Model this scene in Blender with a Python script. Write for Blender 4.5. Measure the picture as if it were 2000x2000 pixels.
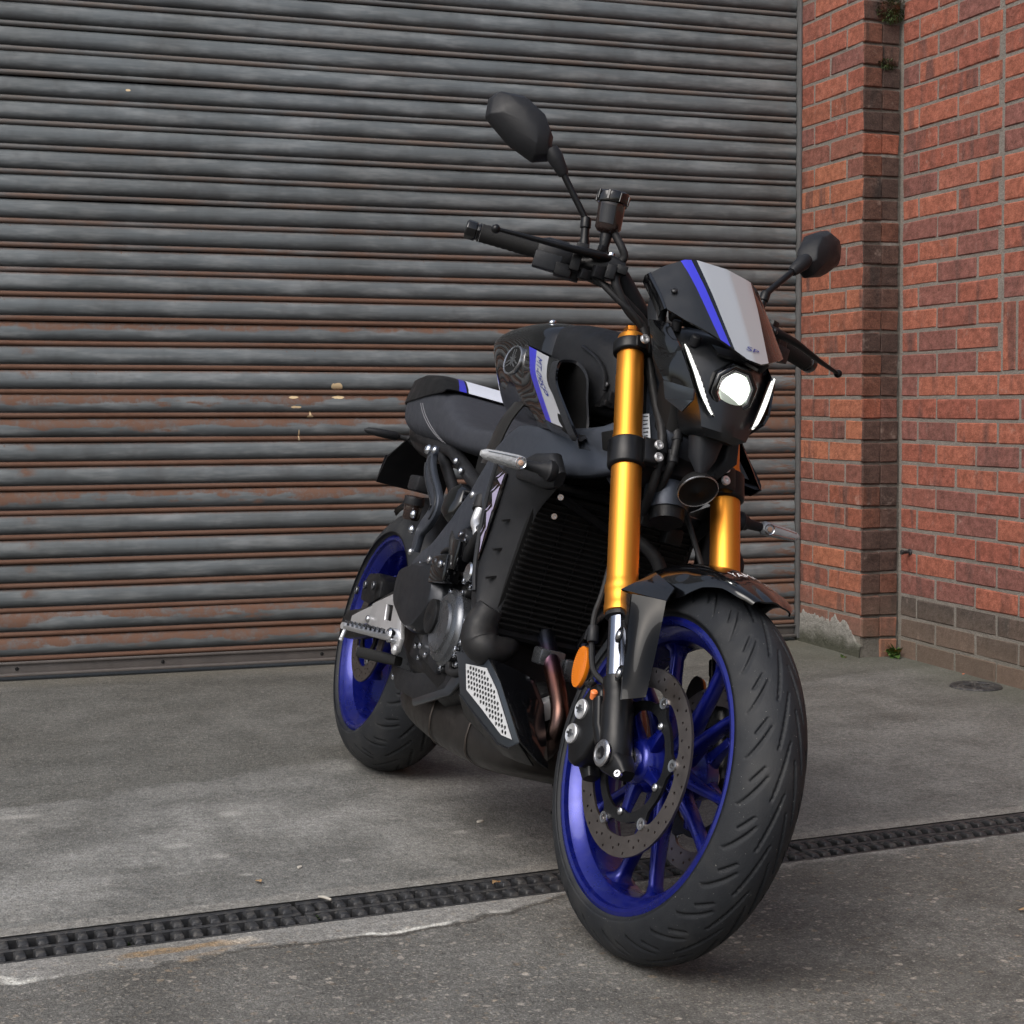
import bpy, bmesh, math, random
import numpy as np
from mathutils import Vector, Matrix
from mathutils.geometry import tessellate_polygon
R = math.radians
random.seed(7)
for o in list(bpy.data.objects): bpy.data.objects.remove(o)
SC = bpy.context.scene
COL = SC.collection

# ------------------------------------------------------------------ camera
cam_d = bpy.data.cameras.new('camera'); cam = bpy.data.objects.new('camera', cam_d); COL.objects.link(cam)
cam_d.sensor_width = 36; cam_d.sensor_fit = 'HORIZONTAL'
cam_d.lens = 36 * 3206.57 / 2000
cam_d.shift_y = -0.069
cam_d.clip_start = 0.05; cam_d.clip_end = 500
cam.location = (0, 0, 0.8718)
cam.rotation_euler = (R(90 - 1.376), 0, R(-18.6626))
SC.camera = cam
# ------------------------------------------------------------------ sky, sun, exposure
SUN_AZ, SUN_EL = 236, 48          # compass-like: direction the light comes from, degrees from +Y clockwise
w = bpy.data.worlds.new('World'); SC.world = w; w.use_nodes = True
nt = w.node_tree; nt.nodes.clear()
sky = nt.nodes.new('ShaderNodeTexSky'); sky.sky_type = 'NISHITA'; sky.sun_disc = False
sky.sun_elevation = R(SUN_EL); sky.sun_rotation = R(SUN_AZ)
sky.air_density = 1.0; sky.dust_density = 4.0; sky.ozone_density = 1.0
hs = nt.nodes.new('ShaderNodeHueSaturation'); hs.inputs['Saturation'].default_value = 0.66
bg = nt.nodes.new('ShaderNodeBackground'); bg.inputs['Strength'].default_value = 0.10
wo = nt.nodes.new('ShaderNodeOutputWorld')
nt.links.new(sky.outputs[0], hs.inputs['Color']); nt.links.new(hs.outputs[0], bg.inputs['Color']); nt.links.new(bg.outputs[0], wo.inputs[0])
sd = bpy.data.lights.new('sun', 'SUN'); sd.energy = 1.2; sd.angle = R(48); sd.color = (1, .975, .94)
sun = bpy.data.objects.new('sun', sd); COL.objects.link(sun)
_dir = Vector((math.sin(R(SUN_AZ)) * math.cos(R(SUN_EL)), math.cos(R(SUN_AZ)) * math.cos(R(SUN_EL)), math.sin(R(SUN_EL))))
sun.rotation_euler = _dir.to_track_quat('Z', 'Y').to_euler(); sun.location = _dir * 20
SC.view_settings.view_transform = 'Standard'; SC.view_settings.look = 'None'
SC.view_settings.exposure = 0.78; SC.view_settings.gamma = 1.0; SC.view_settings.use_curve_mapping = False
SC.render.engine = 'CYCLES'; SC.cycles.use_denoising = True; SC.cycles.max_bounces = 5; SC.cycles.diffuse_bounces = 2; SC.cycles.glossy_bounces = 3; SC.cycles.use_adaptive_sampling = True; SC.cycles.adaptive_threshold = .02
SC.cycles.caustics_reflective = False; SC.cycles.caustics_refractive = False; SC.cycles.sample_clamp_indirect = 4

# ------------------------------------------------------------------ material helpers
class NT:
    def __init__(s, name):
        s.m = bpy.data.materials.new(name); s.m.use_nodes = True; s.t = s.m.node_tree; s.t.nodes.clear()
        s.out = s.t.nodes.new('ShaderNodeOutputMaterial'); s.b = s.t.nodes.new('ShaderNodeBsdfPrincipled')
        s.t.links.new(s.b.outputs[0], s.out.inputs[0])
    def n(s, typ, **k):
        nd = s.t.nodes.new(typ)
        for a, v in k.items(): setattr(nd, a, v)
        return nd
    def put(s, sock, v):
        if v is None: return
        if hasattr(v, 'is_output') or isinstance(v, bpy.types.NodeSocket): s.t.links.new(v, sock)
        else:
            if isinstance(v, (tuple, list)) and len(v) == 3 and sock.type == 'RGBA': v = (*v, 1)
            sock.default_value = v
    def set(s, **k):
        for a, v in k.items(): s.put(s.b.inputs[a.replace('_', ' ')], v)
        return s
    def math(s, op, a, b=0.0, c=None, clamp=False):
        nd = s.n('ShaderNodeMath', operation=op, use_clamp=clamp); s.put(nd.inputs[0], a); s.put(nd.inputs[1], b)
        if c is not None: s.put(nd.inputs[2], c)
        return nd.outputs[0]
    def mix(s, f, a, b, bt='MIX'):
        nd = s.n('ShaderNodeMix', data_type='RGBA', blend_type=bt); s.put(nd.inputs[0], f); s.put(nd.inputs[6], a); s.put(nd.inputs[7], b); return nd.outputs[2]
    def ramp(s, f, lo, hi, a=0.0, b=1.0, smooth=True):
        nd = s.n('ShaderNodeMapRange', interpolation_type='SMOOTHSTEP' if smooth else 'LINEAR'); s.put(nd.inputs[0], f); s.put(nd.inputs[1], lo); s.put(nd.inputs[2], hi); s.put(nd.inputs[3], a); s.put(nd.inputs[4], b); return nd.outputs[0]
    def coords(s, kind='Object'): return s.n('ShaderNodeTexCoord').outputs[kind]
    def pos(s): return s.n('ShaderNodeNewGeometry').outputs['Position']
    def xyz(s, v):
        nd = s.n('ShaderNodeSeparateXYZ'); s.put(nd.inputs[0], v); return nd.outputs
    def comb(s, x, y, z):
        nd = s.n('ShaderNodeCombineXYZ'); s.put(nd.inputs[0], x); s.put(nd.inputs[1], y); s.put(nd.inputs[2], z); return nd.outputs[0]
    def scale(s, v, k):
        nd = s.n('ShaderNodeVectorMath', operation='MULTIPLY'); s.put(nd.inputs[0], v); nd.inputs[1].default_value = k; return nd.outputs[0]
    def add(s, v, k):
        nd = s.n('ShaderNodeVectorMath', operation='ADD'); s.put(nd.inputs[0], v); s.put(nd.inputs[1], k); return nd.outputs[0]
    def noise(s, v, sc, det=4, rough=.55, out=0, dist=0):
        nd = s.n('ShaderNodeTexNoise'); s.put(nd.inputs['Vector'], v); nd.inputs['Scale'].default_value = sc; nd.inputs['Detail'].default_value = min(det, 3); nd.inputs['Roughness'].default_value = rough; nd.inputs['Distortion'].default_value = dist
        return nd.outputs[out]
    def voro(s, v, sc, feature='F1', rnd=1):
        nd = s.n('ShaderNodeTexVoronoi', feature=feature); s.put(nd.inputs['Vector'], v); nd.inputs['Scale'].default_value = sc; nd.inputs['Randomness'].default_value = rnd
        return nd.outputs
    def bump(s, h, dist, strength=1.0):
        nd = s.n('ShaderNodeBump'); nd.inputs['Distance'].default_value = dist; nd.inputs['Strength'].default_value = strength; s.put(nd.inputs['Height'], h)
        s.t.links.new(nd.outputs[0], s.b.inputs['Normal']); return s

MATS = {}
def simple(name, col, rough=.5, metal=0.0, coat=0.0, coat_r=.05, bump=None, var=0.0, dust=0.0, spec=None, em=None, emc=None, aniso=None):
    n = NT(name); c = n.coords('Object')
    base = (*col, 1); rr = rough
    if var:
        f = n.noise(c, 22, 5, .6); base = n.mix(f, tuple(x * (1 - var) for x in col), tuple(min(1, x * (1 + var)) for x in col))
        rr = n.ramp(n.noise(c, 35, 5, .65), .3, .7, rough * .85, min(1, rough * 1.18))
    if dust:
        g = n.n('ShaderNodeNewGeometry'); up = n.ramp(n.xyz(g.outputs['Normal'])[2], -.2, 1, .25, 1)
        d = n.math('MULTIPLY', n.ramp(n.noise(c, 60, 6, .7), .42, .78), up); d = n.math('MULTIPLY', d, dust)
        base = n.mix(d, base, (.22, .2, .17, 1)); rr = n.math('ADD', rr, n.math('MULTIPLY', d, .3), clamp=True)
    n.set(Base_Color=base, Roughness=rr, Metallic=metal, Coat_Weight=coat, Coat_Roughness=coat_r)
    if spec is not None: n.set(Specular_IOR_Level=spec)
    if em: n.set(Emission_Color=(*(emc or col), 1), Emission_Strength=em)
    if bump: n.bump(n.noise(c, bump[0], 3, .6), bump[1], bump[2] if len(bump) > 2 else .6)
    MATS[name] = n.m; return n

# ------------------------------------------------------------------ object helpers
def tag(o, label=None, cat=None, group=None, kind=None):
    if label: o['label'] = label
    if cat: o['category'] = cat
    if group: o['group'] = group
    if kind: o['kind'] = kind
    return o
def empty(name, loc=(0, 0, 0), rz=0):
    o = bpy.data.objects.new(name, None); COL.objects.link(o); o.location = loc; o.rotation_euler = (0, 0, rz); o.empty_display_size = .05; return o
def link(name, me, parent=None, loc=(0, 0, 0), rot=(0, 0, 0)):
    o = bpy.data.objects.new(name, me); COL.objects.link(o); o.location = loc; o.rotation_euler = rot
    if parent: o.parent = parent
    return o
def smoothpath(pts, n=8, closed=False):
    P = [np.array(p, float) for p in pts]; out = []; m = len(P)
    rng = range(m if closed else m - 1)
    for i in rng:
        p0 = P[(i - 1) % m] if closed or i > 0 else 2 * P[0] - P[1]
        p1 = P[i]; p2 = P[(i + 1) % m]
        p3 = P[(i + 2) % m] if closed or i + 2 < m else 2 * P[-1] - P[-2]
        for k in range(n):
            t = k / n
            out.append(.5 * ((2 * p1) + (-p0 + p2) * t + (2 * p0 - 5 * p1 + 4 * p2 - p3) * t * t + (-p0 + 3 * p1 - 3 * p2 + p3) * t ** 3))
    if not closed: out.append(P[-1])
    return out
def lerp_list(vals, n):
    xs = np.linspace(0, 1, len(vals)); return np.interp(np.linspace(0, 1, n), xs, vals)

class MB:
    """collects shapes; build() links them as ONE mesh object"""
    def __init__(s): s.v = []; s.f = []; s.mi = []; s.cur = 0; s.tf = None
    def add(s, vs, fs):
        b = len(s.v)
        for p in vs:
            s.v.append(tuple(float(c) for c in p))
        for f in fs: s.f.append(tuple(b + i for i in f)); s.mi.append(s.cur)
        return s
    def frame(s, o, x, y=None, z=None): return s
    def box(s, c, size, rot=None, taper=None):
        hx, hy, hz = [k / 2 for k in size]; vs = []
        for sz in (-1, 1):
            for sy in (-1, 1):
                for sx in (-1, 1):
                    t = taper if (taper and sz > 0) else 1
                    p = np.array([sx * hx * t, sy * hy * t, sz * hz])
                    if rot is not None: p = np.array(rot) @ p
                    vs.append(p + np.array(c, float))
        return s.add(vs, [(0, 2, 3, 1), (4, 5, 7, 6), (0, 1, 5, 4), (2, 6, 7, 3), (0, 4, 6, 2), (1, 3, 7, 5)])
    def tube(s, path, r, n=12, caps=True, flat=None, up=None):
        P = [np.array(p, float) for p in path]; m = len(P)
        rr = lerp_list(r, m) if isinstance(r, (list, tuple, np.ndarray)) else [r] * m
        T = [P[min(i + 1, m - 1)] - P[max(i - 1, 0)] for i in range(m)]; T = [t / (np.linalg.norm(t) + 1e-12) for t in T]
        if up is None: up = np.array([0, 0, 1.]) if abs(T[0][2]) < .9 else np.array([1., 0, 0])
        u = np.cross(T[0], np.cross(np.array(up, float), T[0])); u /= np.linalg.norm(u)
        vs = []; fs = []
        for i in range(m):
            u = u - T[i] * np.dot(u, T[i]); u /= np.linalg.norm(u); w_ = np.cross(T[i], u)
            fl = 1 if flat is None else flat
            for k in range(n):
                a = 2 * math.pi * k / n; vs.append(P[i] + rr[i] * (math.cos(a) * u * fl + math.sin(a) * w_))
        for i in range(m - 1):
            for k in range(n):
                a, b = i * n + k, i * n + (k + 1) % n; fs.append((a, b, b + n, a + n))
        if caps: fs.append(tuple(range(n - 1, -1, -1))); fs.append(tuple((m - 1) * n + k for k in range(n)))
        return s.add(vs, fs)
    def lathe(s, prof, o, ax, n=32, ref=None, arc=None, caps=True, closed=False):
        """prof: (radius, height along axis)"""
        o = np.array(o, float); ax = np.array(ax, float); ax /= np.linalg.norm(ax)
        ref = np.array(ref if ref is not None else ((0, 0, 1.) if abs(ax[2]) < .9 else (1., 0, 0)), float)
        u = ref - ax * np.dot(ref, ax); u /= np.linalg.norm(u); v = np.cross(ax, u)
        m = len(prof); vs = []; fs = []
        for (r, h) in prof:
            for k in range(n):
                a = 2 * math.pi * k / n; vs.append(o + ax * h + r * (math.cos(a) * u + math.sin(a) * v))
        rng = m if closed else m - 1
        for i in range(rng):
            j = (i + 1) % m
            for k in range(n):
                k2 = (k + 1) % n; fs.append((i * n + k, i * n + k2, j * n + k2, j * n + k))
        if caps and not closed:
            if prof[0][0] > 1e-6: fs.append(tuple(range(n - 1, -1, -1)))
            if prof[-1][0] > 1e-6: fs.append(tuple((m - 1) * n + k for k in range(n)))
        return s.add(vs, fs)
    def prism(s, poly, o, ux, uy, d0, d1, holes=(), disp=None):
        """2-D outline in the frame (o,ux,uy) pulled from d0 to d1 along ux x uy"""
        o, ux, uy = [np.array(k, float) for k in (o, ux, uy)]; ux /= np.linalg.norm(ux); uy = uy - ux * np.dot(ux, uy); uy /= np.linalg.norm(uy); nz = np.cross(ux, uy)
        loops = [list(poly)] + [list(h) for h in holes]; flat = [p for l in loops for p in l]; N = len(flat)
        tris = tessellate_polygon([[Vector((p[0], p[1], 0)) for p in l] for l in loops])
        P = lambda p, d: o + ux * p[0] + uy * p[1] + nz * (d + (disp(p) if disp else 0))
        vs = [P(p, d0) for p in flat] + [P(p, d1) for p in flat]; fs = []
        for t in tris:
            a, b, c = t; A, B, C = [np.array(flat[i]) for i in t]
            if (B[0] - A[0]) * (C[1] - A[1]) - (B[1] - A[1]) * (C[0] - A[0]) < 0: a, b, c = a, c, b
            fs.append((c, b, a)); fs.append((a + N, b + N, c + N))
        st = 0
        for li, l in enumerate(loops):
            n = len(l); area = sum(l[i][0] * l[(i + 1) % n][1] - l[(i + 1) % n][0] * l[i][1] for i in range(n)); ccw = area > 0
            for i in range(n):
                a, b = st + i, st + (i + 1) % n
                q = (a, b, b + N, a + N)
                if (li == 0) != ccw: q = q[::-1]
                fs.append(q)
            st += n
        return s.add(vs, fs)
    def loft(s, rings, caps=True, closed=False):
        n = len(rings[0]); vs = [p for r in rings for p in r]; fs = []; m = len(rings)
        for i in range(m if closed else m - 1):
            j = (i + 1) % m
            for k in range(n):
                k2 = (k + 1) % n; fs.append((i * n + k, i * n + k2, j * n + k2, j * n + k))
        if caps and not closed: fs.append(tuple(range(n - 1, -1, -1))); fs.append(tuple((m - 1) * n + k for k in range(n)))
        return s.add(vs, fs)
    def sheet(s, G, thick=0.0, mi=None):
        """grid of points G[i][j]; thick>0 gives it a back side"""
        G = np.array(G, float); nu, nv = G.shape[:2]; base = len(s.v)
        vs = list(G.reshape(-1, 3)); idx = lambda i, j: i * nv + j
        fs = []; ms = []
        for i in range(nu - 1):
            for j in range(nv - 1):
                fs.append((idx(i, j), idx(i + 1, j), idx(i + 1, j + 1), idx(i, j + 1))); ms.append(mi(i, j) if mi else s.cur)
        if thick:
            du = np.gradient(G, axis=0); dv = np.gradient(G, axis=1); nr = np.cross(du, dv); nr /= (np.linalg.norm(nr, axis=2, keepdims=True) + 1e-12)
            vs += list((G - nr * thick).reshape(-1, 3)); N = nu * nv
            for i in range(nu - 1):
                for j in range(nv - 1):
                    fs.append((N + idx(i, j), N + idx(i, j + 1), N + idx(i + 1, j + 1), N + idx(i + 1, j))); ms.append(mi(i, j) if mi else s.cur)
            edge = [idx(i, 0) for i in range(nu)] + [idx(nu - 1, j) for j in range(1, nv)] + [idx(i, nv - 1) for i in range(nu - 2, -1, -1)] + [idx(0, j) for j in range(nv - 2, 0, -1)]
            for k in range(len(edge)):
                a, b = edge[k], edge[(k + 1) % len(edge)]; fs.append((b, a, a + N, b + N)); ms.append(s.cur)
        s.add(vs, fs); s.mi[-len(ms):] = ms
        return s
    def mirror(s):
        b = len(s.v); s.v += [(x, -y, z) for (x, y, z) in s.v]; fs = [tuple(b + i for i in f[::-1]) for f in s.f]; s.f += fs; s.mi += s.mi[:]
        return s
    def data(s, name, mats, smooth=35, bevel=0.0, seg=2, bev_angle=30):
        me = bpy.data.meshes.new(name); me.from_pydata(s.v if s.tf is None else [tuple(s.tf(np.array(p))) for p in s.v], [], s.f)
        mats = mats if isinstance(mats, (list, tuple)) else [mats]
        for m in mats: me.materials.append(MATS[m] if isinstance(m, str) else m)
        if len(mats) > 1: me.polygons.foreach_set('material_index', s.mi)
        bm = bmesh.new(); bm.from_mesh(me)
        if bevel: bmesh.ops.remove_doubles(bm, verts=bm.verts, dist=1e-6)
        bmesh.ops.recalc_face_normals(bm, faces=bm.faces) if s.recalc else None
        if bevel:
            eds = [e for e in bm.edges if len(e.link_faces) == 2 and e.calc_face_angle(0) > R(bev_angle)]
            if eds: bmesh.ops.bevel(bm, geom=eds, offset=bevel, segments=seg, profile=.5, affect='EDGES', clamp_overlap=True)
        bm.to_mesh(me); bm.free()
        if smooth:
            me.shade_smooth(); me.set_sharp_from_angle(angle=R(smooth))
        return me
    recalc = True
    def build(s, name, mats, parent=None, subsurf=0, **k):
        o = link(name, s.data(name, mats, **k), parent)
        if subsurf:
            md = o.modifiers.new('sub', 'SUBSURF'); md.levels = subsurf; md.render_levels = subsurf
        return o
# ================================================================== SETTING MATERIALS
SX, SY = 2.909, 5.356            # right edge and plane of the shutter
PY = 4.902                       # front face of the pillar
RX = 3.056                       # plane of the side wall
CO, C0 = .0748, .064             # brick coursing: pitch and first bed joint
DR0, DRS = 2.710, .0775          # drain centre line y = DR0 + DRS*x

def mat_concrete():
    n = NT('concrete_yard'); P = n.pos(); X, Y, Z = n.xyz(P)
    P2 = n.comb(X, Y, 0)
    d = n.math('SUBTRACT', n.math('SUBTRACT', Y, DR0), n.math('MULTIPLY', X, DRS))
    wob = n.math('MULTIPLY', n.math('SUBTRACT', n.noise(P2, 3.2, 5, .6), .5), .16)
    wobs = n.math('MULTIPLY', n.math('SUBTRACT', n.noise(P2, 14, 4, .6), .5), .05)
    dw = n.math('ADD', d, wobs)
    # broad tone
    big = n.noise(P2, 1.1, 5, .6); mid = n.noise(P2, 6, 6, .65); fine = n.ramp(n.noise(P2, 230, 2, .7), .28, .72, smooth=False); grit = n.ramp(n.noise(P2, 62, 3, .8), .30, .70, smooth=False)
    front = n.ramp(n.math('ADD', d, wob), -.06, -.12)                       # exposed aggregate in front of the drain
    jl = n.math('ADD', n.math('SUBTRACT', n.math('SUBTRACT', Y, 3.61), n.math('MULTIPLY', X, .36)), n.math('MULTIPLY', wob, 1.6))
    back = n.ramp(jl, -.02, .03)
    base = n.mix(n.ramp(mid, .22, .78), (.102, .102, .096), (.178, .177, .168))
    base = n.mix(n.math('MULTIPLY', back, .75), base, n.mix(n.ramp(mid, .22, .78), (.070, .070, .063), (.118, .116, .106)))
    base = n.mix(front, base, n.mix(n.ramp(mid, .22, .78), (.088, .085, .078), (.150, .146, .136)))
    # lighter worn cement between joint and drain
    worn = n.math('MULTIPLY', n.math('SUBTRACT', 1.0, back), n.math('SUBTRACT', 1.0, front))
    worn = n.math('MULTIPLY', worn, n.ramp(X, 1.9, .5))
    base = n.mix(n.math('MULTIPLY', n.ramp(n.noise(P2, 2.6, 6, .68), .42, .7), n.math('MULTIPLY', worn, .75)), base, (.285, .283, .270))
    for (cx, cy, rx, ry) in ((.401, 3.247, .030, .020), (.498, 3.008, .016, .010), (.471, 3.147, .020, .02), (.119, 3.582, .05, .02), (.541, 3.463, .03, .03), (.698, 3.041, .018, .012), (.96, 3.168, .02, .015)):
        ex_ = n.math('DIVIDE', n.math('SUBTRACT', X, cx), rx); ey_ = n.math('DIVIDE', n.math('SUBTRACT', Y, cy), ry); qq = n.math('ADD', n.math('ADD', n.math('MULTIPLY', ex_, ex_), n.math('MULTIPLY', ey_, ey_)), n.math('MULTIPLY', n.math('SUBTRACT', grit, .5), 2.6)); base = n.mix(n.math('MULTIPLY', n.ramp(qq, 1.2, .0), .6), base, (.42, .41, .385))
    scuff = n.math('MULTIPLY', n.ramp(n.noise(n.scale(P2, (5, 12, 1)), 1.3, 7, .72), .62, .74), worn)
    base = n.mix(n.math('MULTIPLY', scuff, .7), base, (.40, .385, .36))
    # mortar haunch along the drain
    wide = n.ramp(X, 1.15, .75, .012, .085)
    lo = n.math('SUBTRACT', -.066, wide)
    inn = n.math('MULTIPLY', n.ramp(n.math('SUBTRACT', n.math('ADD', dw, wob), lo), -.006, .008), n.ramp(d, -.050, -.062))
    inb = n.math('MULTIPLY', n.ramp(dw, .115, .100), n.ramp(d, .05, .06))
    mort = n.mix(n.noise(P2, 30, 6, .7), (.17, .165, .155), (.30, .295, .28))
    base = n.mix(n.math('MULTIPLY', inn, .85), base, mort); base = n.mix(n.math('MULTIPLY', inb, .55), base, (.24, .23, .21))
    edge = n.math('SUBTRACT', n.math('ADD', dw, wob), lo)
    crust = n.math('MULTIPLY', n.ramp(n.math('ABSOLUTE', n.math('ADD', edge, -.004)), .014, .003), n.ramp(n.noise(P2, 5, 5, .7), .47, .58))
    crust = n.math('MULTIPLY', crust, n.ramp(X, 1.0, .8)); crust = n.math('MAXIMUM', crust, n.math('MULTIPLY', n.ramp(n.math('ABSOLUTE', n.math('SUBTRACT', X, .345)), .125, .09), n.math('MULTIPLY', n.ramp(n.math('ABSOLUTE', n.math('ADD', dw, .103)), .016, .006), n.ramp(grit, .1, .5, .5, 1))))
    base = n.mix(crust, base, n.mix(n.ramp(n.noise(P2, 2.2, 3), .45, .6), (.55, .54, .50), (.28, .20, .12)))
    # dark cracked line beside the haunch
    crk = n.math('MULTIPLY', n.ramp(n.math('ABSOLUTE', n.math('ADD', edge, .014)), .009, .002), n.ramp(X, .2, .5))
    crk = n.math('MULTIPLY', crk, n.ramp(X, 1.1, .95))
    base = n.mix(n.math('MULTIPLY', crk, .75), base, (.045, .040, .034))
    # aggregate
    warp = n.scale(n.noise(P2, 60, 1, out=1), (.012, .012, 0))
    def stones(sc, thr, rad, cols):
        nonlocal base
        v = n.voro(n.add(P2, warp), sc)
        r, g, b = [n.n('ShaderNodeSeparateColor') for _ in range(1)][0], None, None
        n.put(r.inputs[0], v['Color']); rr, gg, bb = r.outputs
        m = n.math('MULTIPLY', n.ramp(v['Distance'], rad * 1.25, rad * .75), n.ramp(rr, thr, thr + .02))
        c = n.mix(n.ramp(gg, .3, .7), cols[0], cols[1]); c = n.mix(n.ramp(bb, .66, .72), c, cols[2])
        return m, c
    m1, c1 = stones(62, .80, .34, ((.27, .215, .155), (.15, .115, .085), (.40, .36, .31)))
    base = n.mix(n.math('MULTIPLY', m1, n.math('MULTIPLY', n.ramp(front, 0, 1, .10, .75), n.ramp(n.noise(P2, 4.5, 2), .35, .65, .35, 1))), base, c1)
    m2, c2 = stones(130, .62, .36, ((.24, .20, .15), (.075, .066, .056), (.34, .31, .26)))
    base = n.mix(n.math('MULTIPLY', m2, n.ramp(front, 0, 1, .20, .45)), base, c2)
    m3, c3 = stones(260, .6, .38, ((.27, .24, .20), (.06, .055, .05), (.40, .38, .35)))
    base = n.mix(n.math('MULTIPLY', m3, .34), base, c3)
    # grit and stains
    base = n.mix(.50, base, n.mix(grit, (.12, .12, .12), (.86, .86, .86)), 'OVERLAY')
    base = n.mix(.50, base, n.mix(fine, (.06, .06, .06), (.94, .94, .94)), 'OVERLAY')
    base = n.mix(n.math('MULTIPLY', n.ramp(big, .42, .66), .38), base, n.mix(1.0, base, (.55, .52, .47), 'MULTIPLY'))
    # algae along the foot of the walls
    alg = n.math('MULTIPLY', n.ramp(n.math('ADD', Y, n.math('MULTIPLY', wob, 2)), 4.45, 5.0), n.ramp(X, 2.2, 2.9))
    alg2 = n.ramp(n.math('ADD', X, n.math('MULTIPLY', wob, 1)), RX - .32, RX)
    alg = n.math('MAXIMUM', alg, alg2)
    base = n.mix(n.math('MULTIPLY', alg, .5), base, (.085, .088, .062))
    ft = n.ramp(n.math('ADD', Y, n.math('MULTIPLY', wob, .8)), SY - .22, SY - .02)
    base = n.mix(n.math('MULTIPLY', ft, .45), base, (.14, .125, .095))
    h = n.math('ADD', n.noise(P2, 130, 3, .75), n.math('MULTIPLY', n.noise(P2, 14, 2, .6), 1.1))
    n.set(Base_Color=base, Roughness=n.ramp(mid, .2, .8, .72, .92), Specular_IOR_Level=.35); n.bump(h, .006, .75)
    MATS['concrete_yard'] = n.m
mat_concrete()

def mat_brick(name, tone):
    n = NT(name); oi = n.n('ShaderNodeObjectInfo'); rnd = oi.outputs['Random']; P = n.pos(); O = n.coords('Object')
    isl = n.n('ShaderNodeNewGeometry').outputs['Random Per Island']
    r = n.math('FRACT', n.math('ADD', n.math('MULTIPLY', rnd, 7.31), n.math('MULTIPLY', isl, 3.17)))
    r2 = n.math('FRACT', n.math('MULTIPLY', r, 13.7)); r3 = n.math('FRACT', n.math('MULTIPLY', r, 29.3))
    X, Y, Z = n.xyz(P)
    along = n.math('ADD', X, Y)
    A, B, C_, D = tone
    base = n.mix(n.ramp(r, .1, .9, smooth=False), A, B); base = n.mix(n.ramp(r2, .60, .85), base, C_)
    # kiss marks: soft dark upright bands across the face
    bands = n.noise(n.comb(n.math('MULTIPLY', along, 17), n.math('MULTIPLY', Z, 2.2), n.math('MULTIPLY', r, 40)), 1.0, 2, .5)
    base = n.mix(n.math('MULTIPLY', n.ramp(bands, .52, .68), n.ramp(r3, .25, .8, .15, .85)), base, D)
    mott = n.ramp(n.noise(n.scale(P, (1, 1, 1.3)), 34, 3, .75), .30, .70, smooth=False)
    base = n.mix(.65, base, n.mix(mott, (.22, .21, .20), (.78, .78, .78)), 'OVERLAY')
    sand = n.ramp(n.noise(P, 300, 2, .7), .28, .72, smooth=False)
    base = n.mix(.5, base, n.mix(sand, (.15, .15, .15), (.88, .88, .88)), 'OVERLAY')
    pale = n.math('MULTIPLY', n.ramp(n.noise(P, 16, 6, .75), .60, .78), .35)
    base = n.mix(pale, base, (.42, .33, .28))
    dirt = n.ramp(n.math('ADD', Z, n.math('MULTIPLY', n.noise(P, 9, 4), .16)), .34, .10)
    base = n.mix(n.math('MULTIPLY', dirt, .55), base, (.16, .115, .085))
    h = n.math('ADD', n.math('MULTIPLY', n.noise(P, 120, 5, .75), .7), n.math('MULTIPLY', n.noise(P, 30, 4), .6))
    n.set(Base_Color=base, Roughness=.88, Specular_IOR_Level=.25); n.bump(h, .0035, .8)
    MATS[name] = n.m
RED = ((.240, .080, .056), (.300, .105, .068), (.190, .080, .066), (.118, .060, .052))
mat_brick('brick_red', RED)
mat_brick('brick_orange', ((.235, .082, .052), (.315, .118, .068), (.185, .076, .058), (.108, .056, .047)))
mat_brick('brick_sooty', ((.060, .040, .034), (.092, .054, .043), (.13, .058, .040), (.036, .030, .028)))
mat_brick('brick_engineering', ((.082, .062, .052), (.115, .083, .068), (.070, .058, .051), (.052, .046, .042)))
def mat_mortar():
    n = NT('mortar'); P = n.pos(); Z = n.xyz(P)[2]
    b = n.mix(n.noise(P, 24, 6, .7), (.150, .134, .118), (.265, .240, .212)); b = n.mix(.6, b, n.mix(n.noise(P, 260, 3, .7), (0, 0, 0), (1, 1, 1)), 'OVERLAY')
    b = n.mix(n.math('MULTIPLY', n.ramp(n.math('ADD', Z, n.math('MULTIPLY', n.noise(P, 8, 4), .2)), .34, .06), .6), b, (.14, .135, .11))
    n.set(Base_Color=b, Roughness=.95, Specular_IOR_Level=.2); n.bump(n.noise(P, 110, 6, .75), .006, .9); MATS['mortar'] = n.m
    n = NT('mortar_sooty'); P = n.pos(); Z = n.xyz(P)[2]
    b = n.mix(n.noise(P, 20, 6, .75), (.065, .058, .05), (.21, .195, .17)); b = n.mix(n.ramp(n.noise(P, 7, 4), .55, .72), b, (.32, .30, .27))
    n.set(Base_Color=b, Roughness=.95, Specular_IOR_Level=.2); n.bump(n.noise(P, 110, 6, .75), .006, .9); MATS['mortar_sooty'] = n.m
    n = NT('cement_smear'); P = n.pos(); Z = n.xyz(P)[2]
    b = n.mix(n.noise(P, 26, 6, .72), (.13, .125, .11), (.31, .30, .275)); b = n.mix(n.ramp(n.math('ADD', Z, n.math('MULTIPLY', n.noise(P, 12, 4), .09)), .115, .06), b, (.065, .066, .05))
    n.set(Base_Color=b, Roughness=.95, Specular_IOR_Level=.2); n.bump(n.noise(P, 70, 6, .75), .010, .9); MATS['cement_smear'] = n.m
mat_mortar()

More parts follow.
